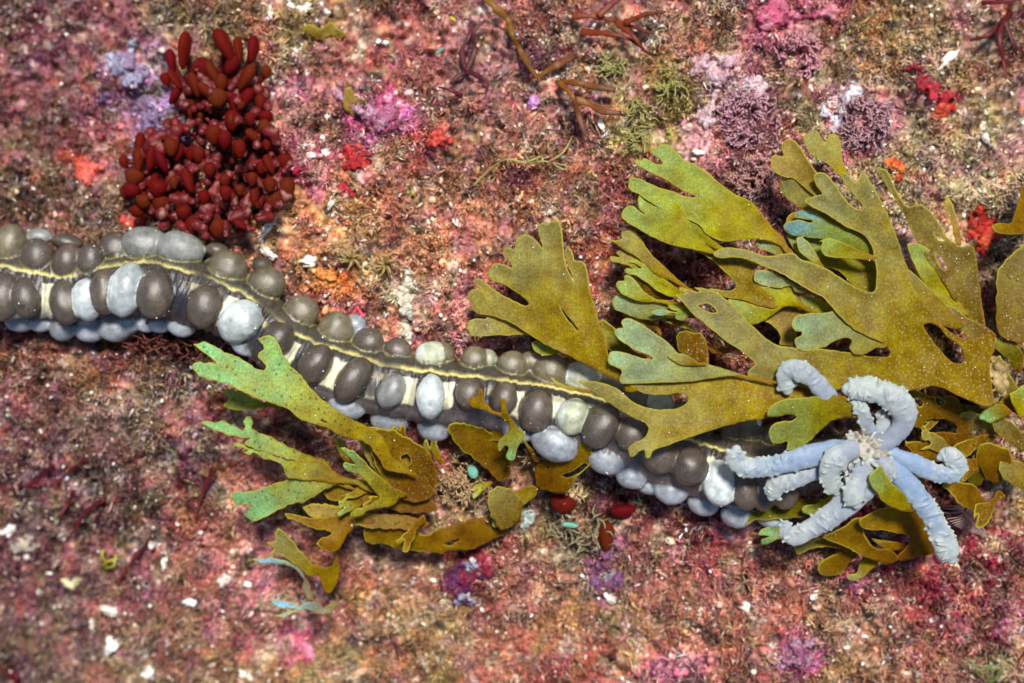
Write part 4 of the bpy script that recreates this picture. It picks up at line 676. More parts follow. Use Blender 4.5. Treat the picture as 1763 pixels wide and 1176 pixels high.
# single pieces of weed
W7 = thing('torn_seaweed', G(960, 850), 'torn brown seaweed blade leaning against the animal below centre', 'seaweed')
frond(W7, 'L3', '975,560 1040,520 1120,480 1200,430 1265,400 1305,450 1312,540 1262,592 1210,642 1180,702 1120,722 1040,707 990,692 972,640', (1000,690), (1280,430), .05, .75, 'brown', spots=.5, name='blade', holes=['1130,620 1200,590 1270,545 1290,555 1240,600 1180,628', '1035,575 1050,562 1068,560 1055,580'])
frond(W7, 'L3', '715,892 738,840 800,780 870,708 940,678 985,690 975,740 905,795 845,855 795,905 742,928 714,915', (970,700), (720,910), -.1, -.15, 'turq', name='blade', tipw=.4, wave=.05)
W8 = thing('seaweed_sprig', P(862, 745, .5), 'small yellow-green lobed seaweed sprig draped over the animal', 'seaweed')
frond(W8, 'L3', '580,190 590,152 622,150 643,100 660,108 675,170 720,230 770,240 765,160 797,165 802,210 820,260 870,330 915,370 890,420 870,450 852,522 822,532 798,510 815,455 795,440 760,477 748,440 765,400 810,360 815,310 780,280 720,250 670,230 600,212', (800,270), (820,520), 1.5, 1.15, 'turq', spots=.2, wave=.05, name='blade', rimg=1)
W9 = thing('seaweed_leaf', P(840, 745, .3), 'dull brown seaweed leaf tucked against the underside of the animal', 'seaweed')
frond(W9, 'L3', '460,425 480,355 520,330 600,288 700,278 780,310 830,350 780,405 700,415 640,452 600,440 560,402 500,422', (500,400), (800,340), .1, .55, 'brown', name='leaf', spots=.4)
frond(W9, 'L3', '855,330 900,395 965,470 998,535 970,535 918,440 880,390', (990,530), (860,335), .3, .9, 'brown', name='leaf', wave=.02)
# ------------------------------------------------------------------ red bladder weed
RB = thing('bladder_weed', G(370, 270), 'dense cluster of red-brown bladder seaweed standing above the sea cucumber', 'seaweed')
bv0 = SPH[0].copy(); bv0[:, 0] *= .86 + .22 * bv0[:, 1]; bv0[:, 2] *= .86 + .22 * bv0[:, 1]
bl_me = new_mesh('bladder', bv0, SPH[1]); bl_me.materials.append(M_BLAD)
BL = """425,145,38,85,-8,.9;640,120,52,84,28,1.0;715,140,30,62,10,.8;790,140,38,64,-4,.9;680,220,50,64,-30,.8;755,290,42,66,-28,1.1;860,260,36,38,0,.7;355,200,36,56,10,.6;325,300,36,40,20,.6;375,300,30,52,35,.8;520,240,60,62,0,.6;570,260,42,66,30,.8;600,400,70,52,0,.7;775,510,36,36,0,1.0;860,500,48,34,0,.7
580,595,55,55,0,1.25;640,620,46,52,0,1.0;720,670,42,52,0,1.15;865,645,30,36,0,.8;290,610,50,34,0,.6;355,660,50,52,0,.85;190,650,38,60,0,.7;180,730,40,56,0,1.0;105,740,36,40,20,.5;250,720,36,62,-8,.7;305,740,36,52,25,.8;155,820,66,46,-15,.95;140,890,62,40,-20,.7;115,900,44,44,0,.5;180,1000,64,38,10,.5
210,950,60,40,-10,.8;370,850,30,36,0,1.05;445,840,40,58,20,1.15;500,700,46,46,0,.9;645,905,40,40,0,1.3;640,840,36,36,0,1.0;785,830,36,38,0,1.2;835,770,36,36,0,.9;880,860,40,42,0,.9;800,920,30,42,0,.9;960,740,52,46,0,.6;970,880,56,60,0,.5;900,940,60,60,0,.5;720,890,30,30,0,1.0;470,1080,52,52,0,.5;600,1090,60,52,0,.5
705,1040,36,42,0,.6;320,1040,46,36,0,.5;530,930,42,42,0,.9;400,950,50,52,0,.7;420,1010,50,42,0,.6;280,880,62,50,-20,.8;300,960,60,42,0,.6;560,780,42,42,0,.9;850,560,42,50,0,.7;450,450,50,62,0,.5;700,430,52,60,0,.6;680,520,52,60,0,.7;760,390,42,52,-20,.8;830,420,40,44,0,.6;480,330,40,60,20,.7;620,320,44,54,0,.8"""
bl = []
for t in BL.replace('\n', ';').split(';'):
    a = list(map(float, t.split(','))); bl.append((180 + a[0] / 3.095, 40 + a[1] / 3.095, a[2] / 3.095 * .92, a[3] / 3.095 * (1.25 if a[3] / a[2] > 1.3 else 1.0), a[4], a[5]))
while len(bl) < 84:
    x, y = random.uniform(230, 500), random.uniform(110, 410)
    if ((x - 365) / 150) ** 2 + ((y - 290) / 130) ** 2 < .8 or ((x - 380) / 90) ** 2 + ((y - 160) / 70) ** 2 < .8: r = random.uniform(6, 12); bl.append((x, y, r, r * random.uniform(1.2, 2.1), random.uniform(-60, 60), random.uniform(.5, .95)))
ctr = np.array(RB.location)
for x, y, rx, ry, an, h in bl:
    hb = float(hrock(*G(x, y)[:2])); o = bpy.data.objects.new('bladder', bl_me); COL.objects.link(o); o.parent = RB
    p = P(x, y, hb + h * .95); o.location = tuple(p - ctr); th = math.radians(an); rz = .5 * (rx + ry)
    o.rotation_euler = (random.uniform(-.3, .3), random.uniform(-.3, .3), th); o.scale = (rx / 100, ry / 100, rz / 100)
sm = Mesh()
for x, y, rx, ry, an, h in bl:
    g0 = G(x + (370 - x) * .45, y + (270 - y) * .4, -.05); hb = float(hrock(*G(x, y)[:2])); t_ = P(x, y, hb + h * .95); mid = (g0 + t_) / 2 + np.array([0, 0, -.05])
    sm.tube(spline([g0, mid, t_], .12), np.linspace(.06, .05, len(spline([g0, mid, t_], .12))), 6, col=hx('#5a1c1c'))
sm.build('stalks', M_ALGA, RB)
bm_ = Mesh()
for i in range(700):
    x, y = random.uniform(225, 505), random.uniform(120, 415)
    if ((x - 365) / 140) ** 2 + ((y - 300) / 112) ** 2 < 1 or ((x - 382) / 82) ** 2 + ((y - 185) / 85) ** 2 < 1: bm_.ell(G(x, y, random.uniform(0, .68) ** .8), np.eye(3), np.array([1, 1, .9]) * random.uniform(.05, .13), None, SPHs)
me = bm_.remeshed(.03, 6); v = mverts(me); n = fbm(v[:, 0] * 7, v[:, 1] * 7, 3, 401)[:, None]; k = np.clip((fbm(v[:, 0] * 11, v[:, 1] * 11 + v[:, 2] * 5, 3, 402)[:, None] - .62) * 9, 0, 1)
put_col(me, hx('#6a1c1e') * (.4 + 1.1 * n) * (1 - k) + k * hx('#8a5a50')); me.name = 'base_mass'; link('base_mass', me, M_ALGA, RB)
for i, (x, y, rx, ry, an, lab) in enumerate([(1043, 921, 16, 27, 0, 'upright oval red-brown seaweed bladder below the sea cucumber'), (1071, 878, 27, 13, 5, 'red-brown seaweed bladder lying sideways above the upright one'), (968, 866, 27, 17, -15, 'dark crimson seaweed bladder half hidden beside the brown blade')]):
    b = thing('seaweed_bladder', G(x, y), lab, 'seaweed', 'loose red bladders below the animal'); o = bpy.data.objects.new('bladder', bl_me); COL.objects.link(o); o.parent = b
    o.location = (0, 0, .22); o.rotation_euler = (0, 0, math.radians(an)); o.scale = (rx / 100, ry / 100, .18)
    s2 = Mesh(); g0 = np.array(b.location); s2.tube([g0 + (0, .3, -.05), g0 + (0, .15, .1), g0 + (0, .02, .2)], (.05, .05, .04), 6, col=hx('#5a2420')); s2.build('stalk', M_ALGA, b)

# ------------------------------------------------------------------ lumps, shells, sponges and small growth on the rock
def lumps(name, label, cat, spots, color, mat, voxel=.03, var=.25, group=None, up=.1, smooth=3, cols=None):
    M = Mesh()
    for x, y, r in spots:
        for k in range(max(5, int(r / 1.4))):
            a = random.uniform(0, 6.28); q = r * .75 * math.sqrt(random.random()); rr = r / 100 * random.uniform(.18, .5) + .02
            M.ell(G(x + q * math.cos(a), y + q * math.sin(a), up * random.uniform(.3, 1.2)), np.eye(3), np.array([1, 1, .8]) * rr, None, SPHs)
    for (x, y, r), (x2, y2, r2) in zip(spots[:-1], spots[1:]):      # a thin film joins the lobes
        k = max(2, int(math.hypot(x2 - x, y2 - y) / 4))
        for i in range(k + 1): M.ell(G(x + (x2 - x) * i / k, y + (y2 - y) * i / k, .03), np.eye(3), (.07, .07, .06), None, SPHs)
    me = M.remeshed(voxel, smooth); v = mverts(me); n = fbm(v[:, 0] * 8 + v[:, 2] * 4, v[:, 1] * 8, 3, random.randint(1, 999))[:, None]
    c = hx(color) * (1 - var + 2 * var * n)
    bn_ = np.empty(len(me.vertices) * 3, np.float32); me.vertices.foreach_get('normal', bn_)
    me.vertices.foreach_set('co', (v + bn_.reshape(-1, 3) * (fbm(v[:, 0] * 15 + v[:, 2] * 6, v[:, 1] * 15, 3, 601)[:, None] - .5) * .13).astype(np.float32).ravel()); me.update()
    if cols: k = np.clip((fbm(v[:, 0] * 4, v[:, 1] * 4, 3, random.randint(1, 999)) - .42) * 5, 0, 1)[:, None]; c = c * (1 - k) + hx(cols) * k
    me.name = name; put_col(me, c); return tag(link(name, me, mat), label, cat, group)
for sp in [('sponge', 'bright red and orange sponge clump at the right by the curled leaf', 'sponge', [(1680,372,20),(1700,380,16),(1692,400,22),(1712,405,18),(1690,425,14)], '#9a1f18', '#c0502e'),
 ('sponge', 'long crimson sponge ridge running diagonally in the upper right', 'sponge', [(1575,118,12),(1590,140,14),(1605,152,14),(1620,170,16),(1630,160,10),(1650,165,10)], '#84142a', '#a02634'),
 ('sponge', 'red-orange sponge blob under the end of the crimson ridge', 'sponge', [(1622,188,15),(1610,200,9),(1640,185,10)], '#a82a22', '#b84a34'),
 ('sponge', 'orange sponge knobs beside the tip of the older olive frond', 'sponge', [(1533,280,12),(1546,290,13),(1548,308,10)], '#b5441f', '#c86a3a'),
 ('sponge', 'scarlet sponge patch in the middle between bladder weed and top edge', 'sponge', [(597,262,13),(614,258,12),(628,272,14),(606,282,14)], '#a81d26', '#b8443a'),
 ('sponge', 'small dark crimson sponge just right of the bladder weed', 'sponge', [(512,298,14),(522,292,8)], '#8a1028', '#6a1420'),
 ('sponge', 'dull crimson sponge below the scarlet patch', 'sponge', [(592,322,12),(604,332,10)], '#a82436', None),
 ('sponge', 'orange-red crust on the rock left of the bladder weed', 'sponge', [(150,300,18),(135,278,9),(170,290,9)], '#b8462e', '#c9645a'),
 ('sponge', 'orange sponge film beside the bend of the sea cucumber', 'sponge', [(560,478,20),(585,485,14),(545,495,12)], '#b5561f', '#c98540'),
 ('sponge', 'pink coral-coloured crust peeping out under the animal', 'sponge', [(745,775,20),(735,795,16)], '#d87880', '#e09a98'),
 ('sponge', 'rosy red smear of sponge in the upper middle', 'sponge', [(755,236,14),(770,242,10),(738,245,8)], '#b84238', None),
 ('sponge', 'small rose pink sponge just above the bend of the animal', 'sponge', [(612,535,11),(624,542,8)], '#cf5468', None),
 ('sponge', 'small orange sponge knob at the left edge above the animal', 'sponge', [(215,385,10),(235,380,12),(255,378,9)], '#c2463c', None),
 ('sponge', 'round grey sponge ball under the brown blade', 'sponge', [(908,892,16),(905,905,12)], '#98a39c', None),
 ('purple_sponge', 'purple and crimson sponge with pale fingers at the bottom centre', 'sponge', [(790,985,22),(820,965,16),(800,1020,18),(770,1005,14),(840,985,12)], '#4e1a44', '#82202e'),
 ('purple_sponge', 'violet sponge patch around the white star anemone', 'sponge', [(1040,965,16),(1060,1000,16),(1030,1010,12),(1010,965,10)], '#6a4068', '#7c4256'),
 ('purple_sponge', 'magenta nodules scattered at the bottom right', 'sponge', [(1365,1115,18),(1390,1135,18),(1345,1140,16),(1400,1105,10)], '#84506e', '#a07a90'),
 ('coralline_crust', 'pale lilac coralline crust left of the bladder weed', 'coralline', [(215,110,22),(240,130,18),(225,140,14)], '#84829a', '#86708e'),
 ('coralline_crust', 'bluish white crust ridge in the upper left', 'coralline', [(195,105,14),(205,98,10),(212,115,12),(230,75,10)], '#989eb0', None),
 ('coralline_crust', 'lilac crust patches down the left side of the bladder weed', 'coralline', [(250,180,18),(258,205,14),(240,270,20),(225,300,14)], '#7a6c8c', '#74586e'),
 ('coralline_crust', 'magenta coralline knobs right of the top of the bladder weed', 'coralline', [(640,190,16),(670,200,20),(655,215,14),(580,165,12)], '#945470', '#a87c90'),
 ('coralline_crust', 'pale pink coralline rosettes in the upper right', 'coralline', [(1205,110,20),(1235,125,22),(1255,110,16),(1215,200,18),(1300,150,22)], '#b8929a', '#c4adb0'),
 ('coralline_crust', 'rosy knobbly coralline crust at the top right of centre', 'coralline', [(1335,20,26),(1360,30,18),(1315,35,16),(1430,20,14)], '#a84c66', '#bf7c8a'),
 ('coralline_crust', 'pink coralline lump near the bottom left edge of the golden weed', 'coralline', [(520,1105,16),(530,1125,14)], '#cc5a84', '#dc92ac'),
 ('coralline_crust', 'chalky white crust strip on the rock above the animal', 'coralline', [(703,465,9),(704,490,10),(702,515,10),(706,540,9),(700,570,10),(690,500,8),(704,590,7)], '#bdb7a4', '#cfcab8'),
 ('coralline_crust', 'whitish crust between the two mauve tufts at the upper right', 'coralline', [(1475,155,15),(1460,165,12),(1440,215,18),(1425,195,12)], '#c6bcc4', '#d4d0dc')]:
    lumps(sp[0], sp[1], sp[2], sp[3], sp[4], M_SPONGE, .022, .5, cols=sp[5], smooth=1, up=.05)
def shell(name, label, cat, x, y, rx, ry, an, color='#e2dcce', kind='flake', up=.05):
    M = Mesh(); g = G(x, y, up); rx *= .86; ry *= .86; th = math.radians(an); ax = np.array([(math.cos(th), math.sin(th), random.gauss(0, .15)), (-math.sin(th), math.cos(th), random.gauss(0, .15)), (0, 0, 1.0)])
    if kind == 'ring':
        n = 22
        pts = [g + ax[0] * rx / 100 * math.cos(6.283 * i / n) + ax[1] * ry / 100 * math.sin(6.283 * i / n) + np.array([0, 0, random.gauss(0, .012)]) for i in range(n + 1)]
        M.tube(pts, [.3 * min(rx, ry) / 100 * random.uniform(.8, 1.25) for _ in range(n + 1)], 8); M.ell(g - np.array([0, 0, .06]), ax, (rx / 100, ry / 100, .06))
    else:
        U, F = unit_sphere(18, 10); s = random.uniform(0, 50); d = 1 + (fbm(U[:, 0] * 2.2 + s, U[:, 1] * 2.2 + U[:, 2] * 1.7, 3, 300) - .5) * (2.2 if kind == 'crag' else 1.5)
        q = U * d[:, None] * np.array([rx, ry, min(rx, ry) * (.55 if kind == 'flake' else .8)]) / 100
        if kind == 'flake': q[:, 2] += .25 * q[:, 0] ** 2 / (rx / 100)
        M.add(q @ ax + g, F)
    V = np.vstack(M.V); n = fbm(V[:, 0] * 14, V[:, 1] * 14, 3, 310)[:, None]; me = new_mesh(name, V, M.F, hx(color) * (.6 + .7 * n) * (1 - .5 * np.clip((fbm(V[:, 0] * 9, V[:, 1] * 9, 3, 311)[:, None] - .55) * 9, 0, 1) * np.array([.3, .6, .75]))); return tag(link(name, me, M_SHELL), label, cat)
S = [
 ('shell_fragment','large white broken shell at the top edge, left of centre','shell',500,9,26,10,-18,'#ece6da','crag'),('shell_fragment','white shell piece just right of the large one at the top edge','shell',527,14,12,8,30,'#ece6da','crag'),
 ('white_pebble','white pebble at the top edge right of the broken shells','pebble',551,8,9,8,0,'#eee8dc','stone'),('white_pebble','white pebble under the pebble at the top edge','pebble',563,20,8,8,0,'#e6e0d4','stone'),
 ('white_pebble','left pebble of the close white pair in the upper middle','pebble',651,71,6,5,0,'#eae6dc','stone'),('white_pebble','right pebble of the close white pair in the upper middle','pebble',664,74,6,5,0,'#eae6dc','stone'),
 ('white_pebble','bigger round white pebble left of the scarlet sponge','pebble',560,262,9,9,0,'#f0ece6','stone'),('white_pebble','smaller white pebble next to the bigger one by the scarlet sponge','pebble',535,268,8,8,0,'#eeeae2','stone'),
 ('white_pebble','white pebble above the pair beside the scarlet sponge','pebble',556,237,6,7,0,'#eae6dc','stone'),('white_pebble','little white pebble highest above the scarlet sponge','pebble',564,203,6,6,0,'#e6e2d8','stone'),
 ('shell_fragment','white chipped shell below the dull crimson sponge','shell',571,345,8,16,-25,'#e6dcc8','crag'),('white_pebble','small white pebble alone in the middle of the rosy turf','pebble',686,335,5,5,0,'#eae6dc','stone'),
 ('white_pebble','tiny white pebble right of the scarlet sponge, upper one','pebble',712,255,4,4,0,'#eae6dc','stone'),('white_pebble','tiny white pebble right of the scarlet sponge, lower one','pebble',716,285,5,4,0,'#eae6dc','stone'),
 ('shell_fragment','pointed white shell chip under the brown branching weed','shell',1036,217,5,12,25,'#efe9dc','flake'),('white_pebble','white pebble beside the top of the brown branching weed','pebble',1023,43,9,6,0,'#eeeae2','stone'),
 ('shell_fragment','long bright white shell sliver at the upper right','shell',1630,104,26,9,48,'#f0ece4','flake'),('white_pebble','bright white pebble at the right below the shell sliver','pebble',1692,217,8,13,0,'#f2eee8','stone'),
 ('shell_fragment','small white shell tube above the left olive frond','shell',1201,262,12,5,-10,'#dfe0dc','flake'),('white_pebble','dull white pebble under the bright one at the right','pebble',1697,238,7,10,20,'#d8d6d0','stone'),
 ('shell_fragment','white branching shell bit right of the bladder weed base','shell',462,392,7,20,-38,'#e8e4dc','crag'),('shell_fragment','white angular shell below the branching bit by the animal','shell',450,412,6,18,12,'#e6e2dc','crag'),
 ('shell_fragment','white shell chip touching the top knob of the animal','shell',462,437,15,9,-30,'#e8e4dc','crag'),('shell_fragment','notched cream white shell above the orange film','shell',530,450,17,11,0,'#f0e8d8','crag'),
 ('tube_worm_ring','white ring-shaped worm tube in the middle of the rock','worm tube',789,381,11,8,-30,'#e6e2da','ring'),('tube_worm_ring','tiny white coiled worm tube above the animal','worm tube',665,541,5,5,0,'#dcdce0','ring'),
 ('shell_fragment','bright white grain at the far left edge below the animal','shell',14,911,16,13,40,'#f0ece4','crag'),('pale_pebble','flat grey-white pebble at the left edge','pebble',40,937,34,18,-6,'#a8a294','stone'),
 ('shell_fragment','slim white shell sliver lower left of the green weed','shell',284,967,6,17,-8,'#eee8de','flake'),('shell_fragment','bright white oval shell in the lower left','shell',327,1037,14,8,-5,'#f2eee6','flake'),
 ('shell_fragment','broad white shell shard left of the bright oval one','shell',197,1052,26,9,-12,'#dcd2c6','crag'),('shell_fragment','upright white shell chip at the lower left','shell',160,1076,8,15,10,'#f0ece4','crag'),
 ('shell_fragment','jagged white coral bit near the lower left corner','shell',193,1108,14,22,-35,'#f2eee6','crag'),('shell_fragment','pale pinkish white shell left of the golden weed','shell',390,992,13,20,-20,'#e6d6ca','crag'),
 ('shell_fragment','small white shell beside the pale pinkish one','shell',426,1006,10,7,-10,'#ece8e0','flake'),('shell_fragment','grey-white curved chip left of the slim sliver','shell',254,1008,10,7,-35,'#d6d2c8','flake'),
 ('pale_crust_lump','yellowish white crust lump in the lower left','crust',124,1003,20,14,10,'#c9bf94','crag'),('shell_fragment','white shell at the bottom edge, lower left','shell',254,1160,14,14,20,'#f0eadf','crag'),
 ('shell_fragment','white shell pieces at the bottom edge under the golden weed','shell',424,1160,14,10,-30,'#ece4d4','crag'),('shell_fragment','bluish white chip under the left end of the animal','shell',112,823,8,7,0,'#cfd8e2','flake'),
 ('white_pebble','shining white pebble amid the dark turf at left','pebble',344,917,6,5,0,'#f0eee8','stone'),('white_pebble','white pebble just left of the crimson strand','pebble',260,938,5,7,0,'#eeeae4','stone'),
 ('white_pebble','bright white dot right of the dark red strand at left','pebble',140,896,5,5,0,'#eeeae4','stone'),('white_pebble','round white pebble in the lower left above the yellow weed','pebble',45,959,6,6,0,'#f0ece6','stone'),
 ('white_pebble','big bright white pebble at the lower right of centre','pebble',1281,1045,11,11,0,'#f4f0ea','stone'),('barnacle_ring','broken white barnacle ring at the bottom right of centre','barnacle',1232,1075,19,14,-15,'#efe8dc','ring'),
 ('shell_fragment','small white chip left of the purple sponge','shell',745,999,6,5,0,'#f2eee6','flake'),('shell_fragment','white chip on the left rim of the purple sponge','shell',762,972,7,10,30,'#d8d2bc','crag'),
 ('shell_fragment','white forked bit below the star anemone','shell',1050,1030,16,7,-35,'#e6e2da','crag'),('shell_fragment','white bit at the left of the star anemone','shell',1006,992,7,7,0,'#e8e4dc','crag'),
 ('pink_shell','pink shell with white stripes at the bottom edge','shell',1172,1153,17,11,10,'#d06a86','flake'),('shell_fragment','white worm tube chip near the bottom middle','shell',830,1082,7,5,20,'#ece6da','flake'),
 ('white_pebble','upper half of the white pair right of bottom centre','pebble',1401,1028,7,8,0,'#f0ece6','stone'),('pinkish_pebble','pinkish lower half of the white pair right of bottom centre','pebble',1407,1043,9,8,0,'#d8b8ac','stone'),
 ('white_pebble','round white pebble among the magenta nodules','pebble',1372,1106,7,7,0,'#f2eef0','stone'),('pink_shell','salmon pink shell chip at the lower right','shell',1634,1066,6,12,-15,'#d8746a','flake'),
 ('pink_pebble','lilac pink pebble beside the brown branching weed','pebble',918,177,12,14,-10,'#bd86c0','stone'),('tan_pebble','tan pebble above the lilac one at the upper middle','pebble',908,147,8,12,-10,'#b08a66','stone'),
 ('shell_fragment','cream white chip on the white bits below the olive frond base','shell',1492,970,9,5,-15,'#dcd0bc','flake'),('white_pebble','bright bead floating on the belly weed near the golden blade','pebble',1308,726,5,5,0,'#dfe4ee','stone')]
for s in S[:-1]: shell(*s)
shell(*S[-1][:1], 'tiny round white bead on the dark knobs beside the tentacles', *S[-1][2:], up=1.45)
def sprig(name, label, cat, strands, color, w=.05, flat=.35, tip=None, group=None, taper=.35, mat=None):
    M = Mesh()
    for st in strands:
        p = spline(np.array([G(x, y, h) for x, y, h in st]), .06); n = len(p); r = w * (1 - (1 - taper) * np.linspace(0, 1, n)) * (.5 + 1.0 * fbm(np.arange(n) * .5, np.full(n, p[0, 0] * 9), 2, 66))
        k = np.linspace(0, 1, n)[:, None]; c = hx(color) * (1 - k) + (hx(tip) if tip else hx(color) * 1.2) * k
        M.tube(p, r, 8, flat, c)
    return tag(M.build(name, mat or M_ALGA), label, cat, group)
sprig('branching_seaweed', 'ochre brown strap of seaweed crossing the top edge at centre', 'seaweed', [[(825,-15,.3),(850,10,.45),(875,35,.5),(882,60,.4),(895,85,.3),(912,115,.25),(930,140,.2)]], '#7d5a1c', .065, .3, '#6b4218', taper=.7)
sprig('branching_seaweed', 'amber branching seaweed at the upper middle', 'seaweed', [[(960,140,.2),(985,165,.4),(995,195,.45),(1005,225,.4),(1012,235,.4)],[(990,170,.4),(1015,180,.45),(1040,192,.5),(1070,195,.5)],[(965,140,.25),(995,143,.4),(1030,150,.5),(1060,155,.5)],[(925,135,.2),(945,120,.25),(960,112,.3),(990,95,.4)]], '#8a5416', .062, .28, '#5e382a', taper=.75)
sprig('branching_seaweed', 'red-brown forked seaweed at the top right of centre', 'seaweed', [[(985,28,.2),(1020,28,.4),(1055,35,.5),(1095,48,.55),(1125,58,.5)],[(1030,28,.4),(1055,5,.5),(1085,-15,.5)],[(1060,36,.5),(1090,62,.5),(1110,88,.45),(1130,95,.4)],[(1000,55,.2),(1045,58,.35),(1080,66,.4),(1110,85,.4)],[(1075,40,.5),(1110,25,.5),(1145,20,.5)]], '#80350f', .06, .3, '#5a1c14')
sprig('red_seaweed', 'dark maroon bladed seaweed tuft in the upper middle', 'seaweed', [[(803,125,.15),(795,90,.4),(808,62,.5),(812,35,.5)],[(803,122,.2),(818,85,.5),(815,55,.5),(835,35,.5)],[(803,124,.2),(790,130,.3),(775,145,.25)],[(803,122,.2),(825,132,.3),(840,145,.3),(835,160,.25)]], '#4a1a20', .05, .3, '#5e262c')
sprig('red_seaweed', 'small maroon curl below the bladed maroon tuft', 'seaweed', [[(795,165,.2),(770,172,.3),(740,182,.25)],[(795,165,.2),(775,155,.3),(755,150,.3)]], '#5a1826', .04, .5, '#6b2030')
sprig('red_seaweed', 'dark red pointed blades near the top right corner', 'seaweed', [[(1740,20,.2),(1725,45,.5),(1722,75,.6),(1728,105,.6),(1732,135,.5)],[(1738,24,.25),(1705,58,.5),(1670,70,.5)],[(1730,36,.4),(1745,75,.5),(1760,90,.5)]], '#4a1216', .065, .35, '#661a20')
sprig('red_seaweed', 'dark red strand lying along the very top right edge', 'seaweed', [[(1690,5,.3),(1725,3,.4),(1765,-2,.4)]], '#5a1216', .05, .4)
for lab, st in [('curved dark red strand at the middle left', [(180,860,.2),(150,880,.3),(120,925,.35)]), ('short flat dark red blade at the left', [(128,845,.25),(118,865,.35),(103,888,.3)]), ('dark red strand left of the green forked weed', [(370,805,.3),(352,840,.4),(335,895,.35)]), ('crimson strand running down through the dark turf', [(262,925,.2),(240,950,.3),(200,1005,.3)]), ('dark red strand reaching the left edge', [(90,800,.2),(60,830,.25),(0,845,.2)]), ('thin maroon strand above the short flat blade', [(150,790,.2),(115,815,.3),(90,840,.25)])]:
    sprig('red_seaweed', lab, 'seaweed', [st], '#4a1018', .05, .45, '#6b1a20', group='dark red strands in the lower left')
sprig('red_seaweed', 'crimson tuft at the extreme lower left corner', 'seaweed', [[(30,1176,.2),(15,1160,.35),(-10,1140,.3)],[(25,1180,.2),(28,1165,.35),(20,1150,.3)]], '#5e0f1e', .06, .5)
DK = []
for i in range(70):
    x, y = min(350, max(215, random.gauss(285, 36))), min(625, max(568, random.gauss(592, 14))); a = random.uniform(0, 6.28); L = random.uniform(16, 34); DK.append([(x, y, .1), (x + L * .5 * math.cos(a), y + L * .5 * math.sin(a), .5), (x + L * math.cos(a + .4), y + L * math.sin(a + .4), random.uniform(.35, .75))])
sprig('dark_seaweed_tuft', 'black-maroon bushy tuft under the left bend of the animal', 'seaweed', DK, '#4a1a1c', .024, .8, '#75453a')
BR = []
for cx, cy, n, s_ in [(800,815,34,26),(825,845,30,22),(795,842,22,18)]:
    for i in range(n):
        x, y = random.gauss(cx, s_), random.gauss(cy, s_ * .8); a = random.uniform(0, 6.28); L = random.uniform(12, 26)
        for q in range(3): b = a + random.gauss(0, .6); BR.append([(x, y, .2), (x + L * .5 * math.cos(a), y + L * .5 * math.sin(a), .42), (x + L * math.cos(b), y + L * math.sin(b), random.uniform(.35, .7))])
sprig('beige_hydroid_tuft', 'tangled beige branching tuft between the green and brown weeds', 'hydroid', BR + [[(745 + 12 * i, 835 + (i % 3) * 6, .05), (757 + 12 * i, 838 + ((i + 1) % 3) * 6, .25)] for i in range(10)], '#94734e', .024, .9, '#c2a67e')
for cx, cy, lab in [(915, 785, 'small beige tuft right of the yellow-green sprig'), (700, 790, 'small beige tuft on the base of the green weed')]:
    BR = []
    for i in range(16):
        x, y = random.gauss(cx, 8), random.gauss(cy, 8); a = random.uniform(0, 6.28); L = random.uniform(10, 20); BR.append([(cx, cy, .3), (x + L * .5 * math.cos(a), y + L * .5 * math.sin(a), .5), (x + L * math.cos(a + .4), y + L * math.sin(a + .4), random.uniform(.45, .8))])
    sprig('beige_hydroid_tuft', lab, 'hydroid', BR, '#94734e', .02, .9, '#c2a67e')
BR = []
for cx, cy, n, s_ in [(1000,905,24,26),(965,920,16,20),(1020,940,12,14)]:
    for i in range(n):
        x, y = random.gauss(cx, s_), random.gauss(cy, s_ * .7); a = random.uniform(0, 6.28); L = random.uniform(14, 34); BR.append([(x, y, .12), (x + L * .5 * math.cos(a), y + L * .5 * math.sin(a), .35), (x + L * math.cos(a + .6), y + L * math.sin(a + .6), random.uniform(.2, .5))])
sprig('grey_hydroid_tuft', 'wiry grey-tan tuft left of the upright red bladder', 'hydroid', BR, '#7d7058', .02, .9, '#a59a78')
for cx, cy, lab in [(605, 445, 'starry yellowish branching sprig left of two above the animal'), (663, 455, 'starry yellowish branching sprig right of two above the animal')]:
    st = []
    for i in range(11): a = i * .57 + random.gauss(0, .15); L = random.uniform(16, 30); st.append([(cx, cy, .15), (cx + L * .5 * math.cos(a), cy + L * .5 * math.sin(a), .3), (cx + L * math.cos(a + .25), cy + L * math.sin(a + .25), .3)])
    sprig('yellow_sprig', lab, 'seaweed', st, '#8a7440', .026, .9, '#b89e64')
sprig('thin_strand', 'pale yellow-green thread of weed winding across the upper middle', 'seaweed', [[(815,320,.2),(840,295,.3),(870,275,.38),(905,280,.4),(940,278,.4),(985,288,.35)],[(945,278,.4),(970,262,.4),(985,235,.35)],[(905,280,.4),(925,272,.45),(935,268,.45)],[(950,280,.4),(965,290,.4),(975,292,.35)]], '#9c9058', .022, .9, '#b3b064')
sprig('yellow_weed_tuft', 'small lemon yellow weed tuft in the lower left', 'seaweed', [[(175,975,.2),(190,965,.35),(205,962,.35)],[(180,978,.2),(196,974,.3),(200,955,.35)],[(185,970,.25),(175,955,.3),(180,945,.3)]], '#9a9020', .035, .7, '#c4c030')
sprig('green_thread_tuft', 'fine grey-green thread tuft at the bottom right corner', 'seaweed', [[(1705,1176,.2),(1700+random.uniform(-25,30),1155,.35),(1700+random.uniform(-45,50),1125+random.uniform(0,25),.4)] for _ in range(14)], '#7d8a4a', .016, .9, '#9aa468')
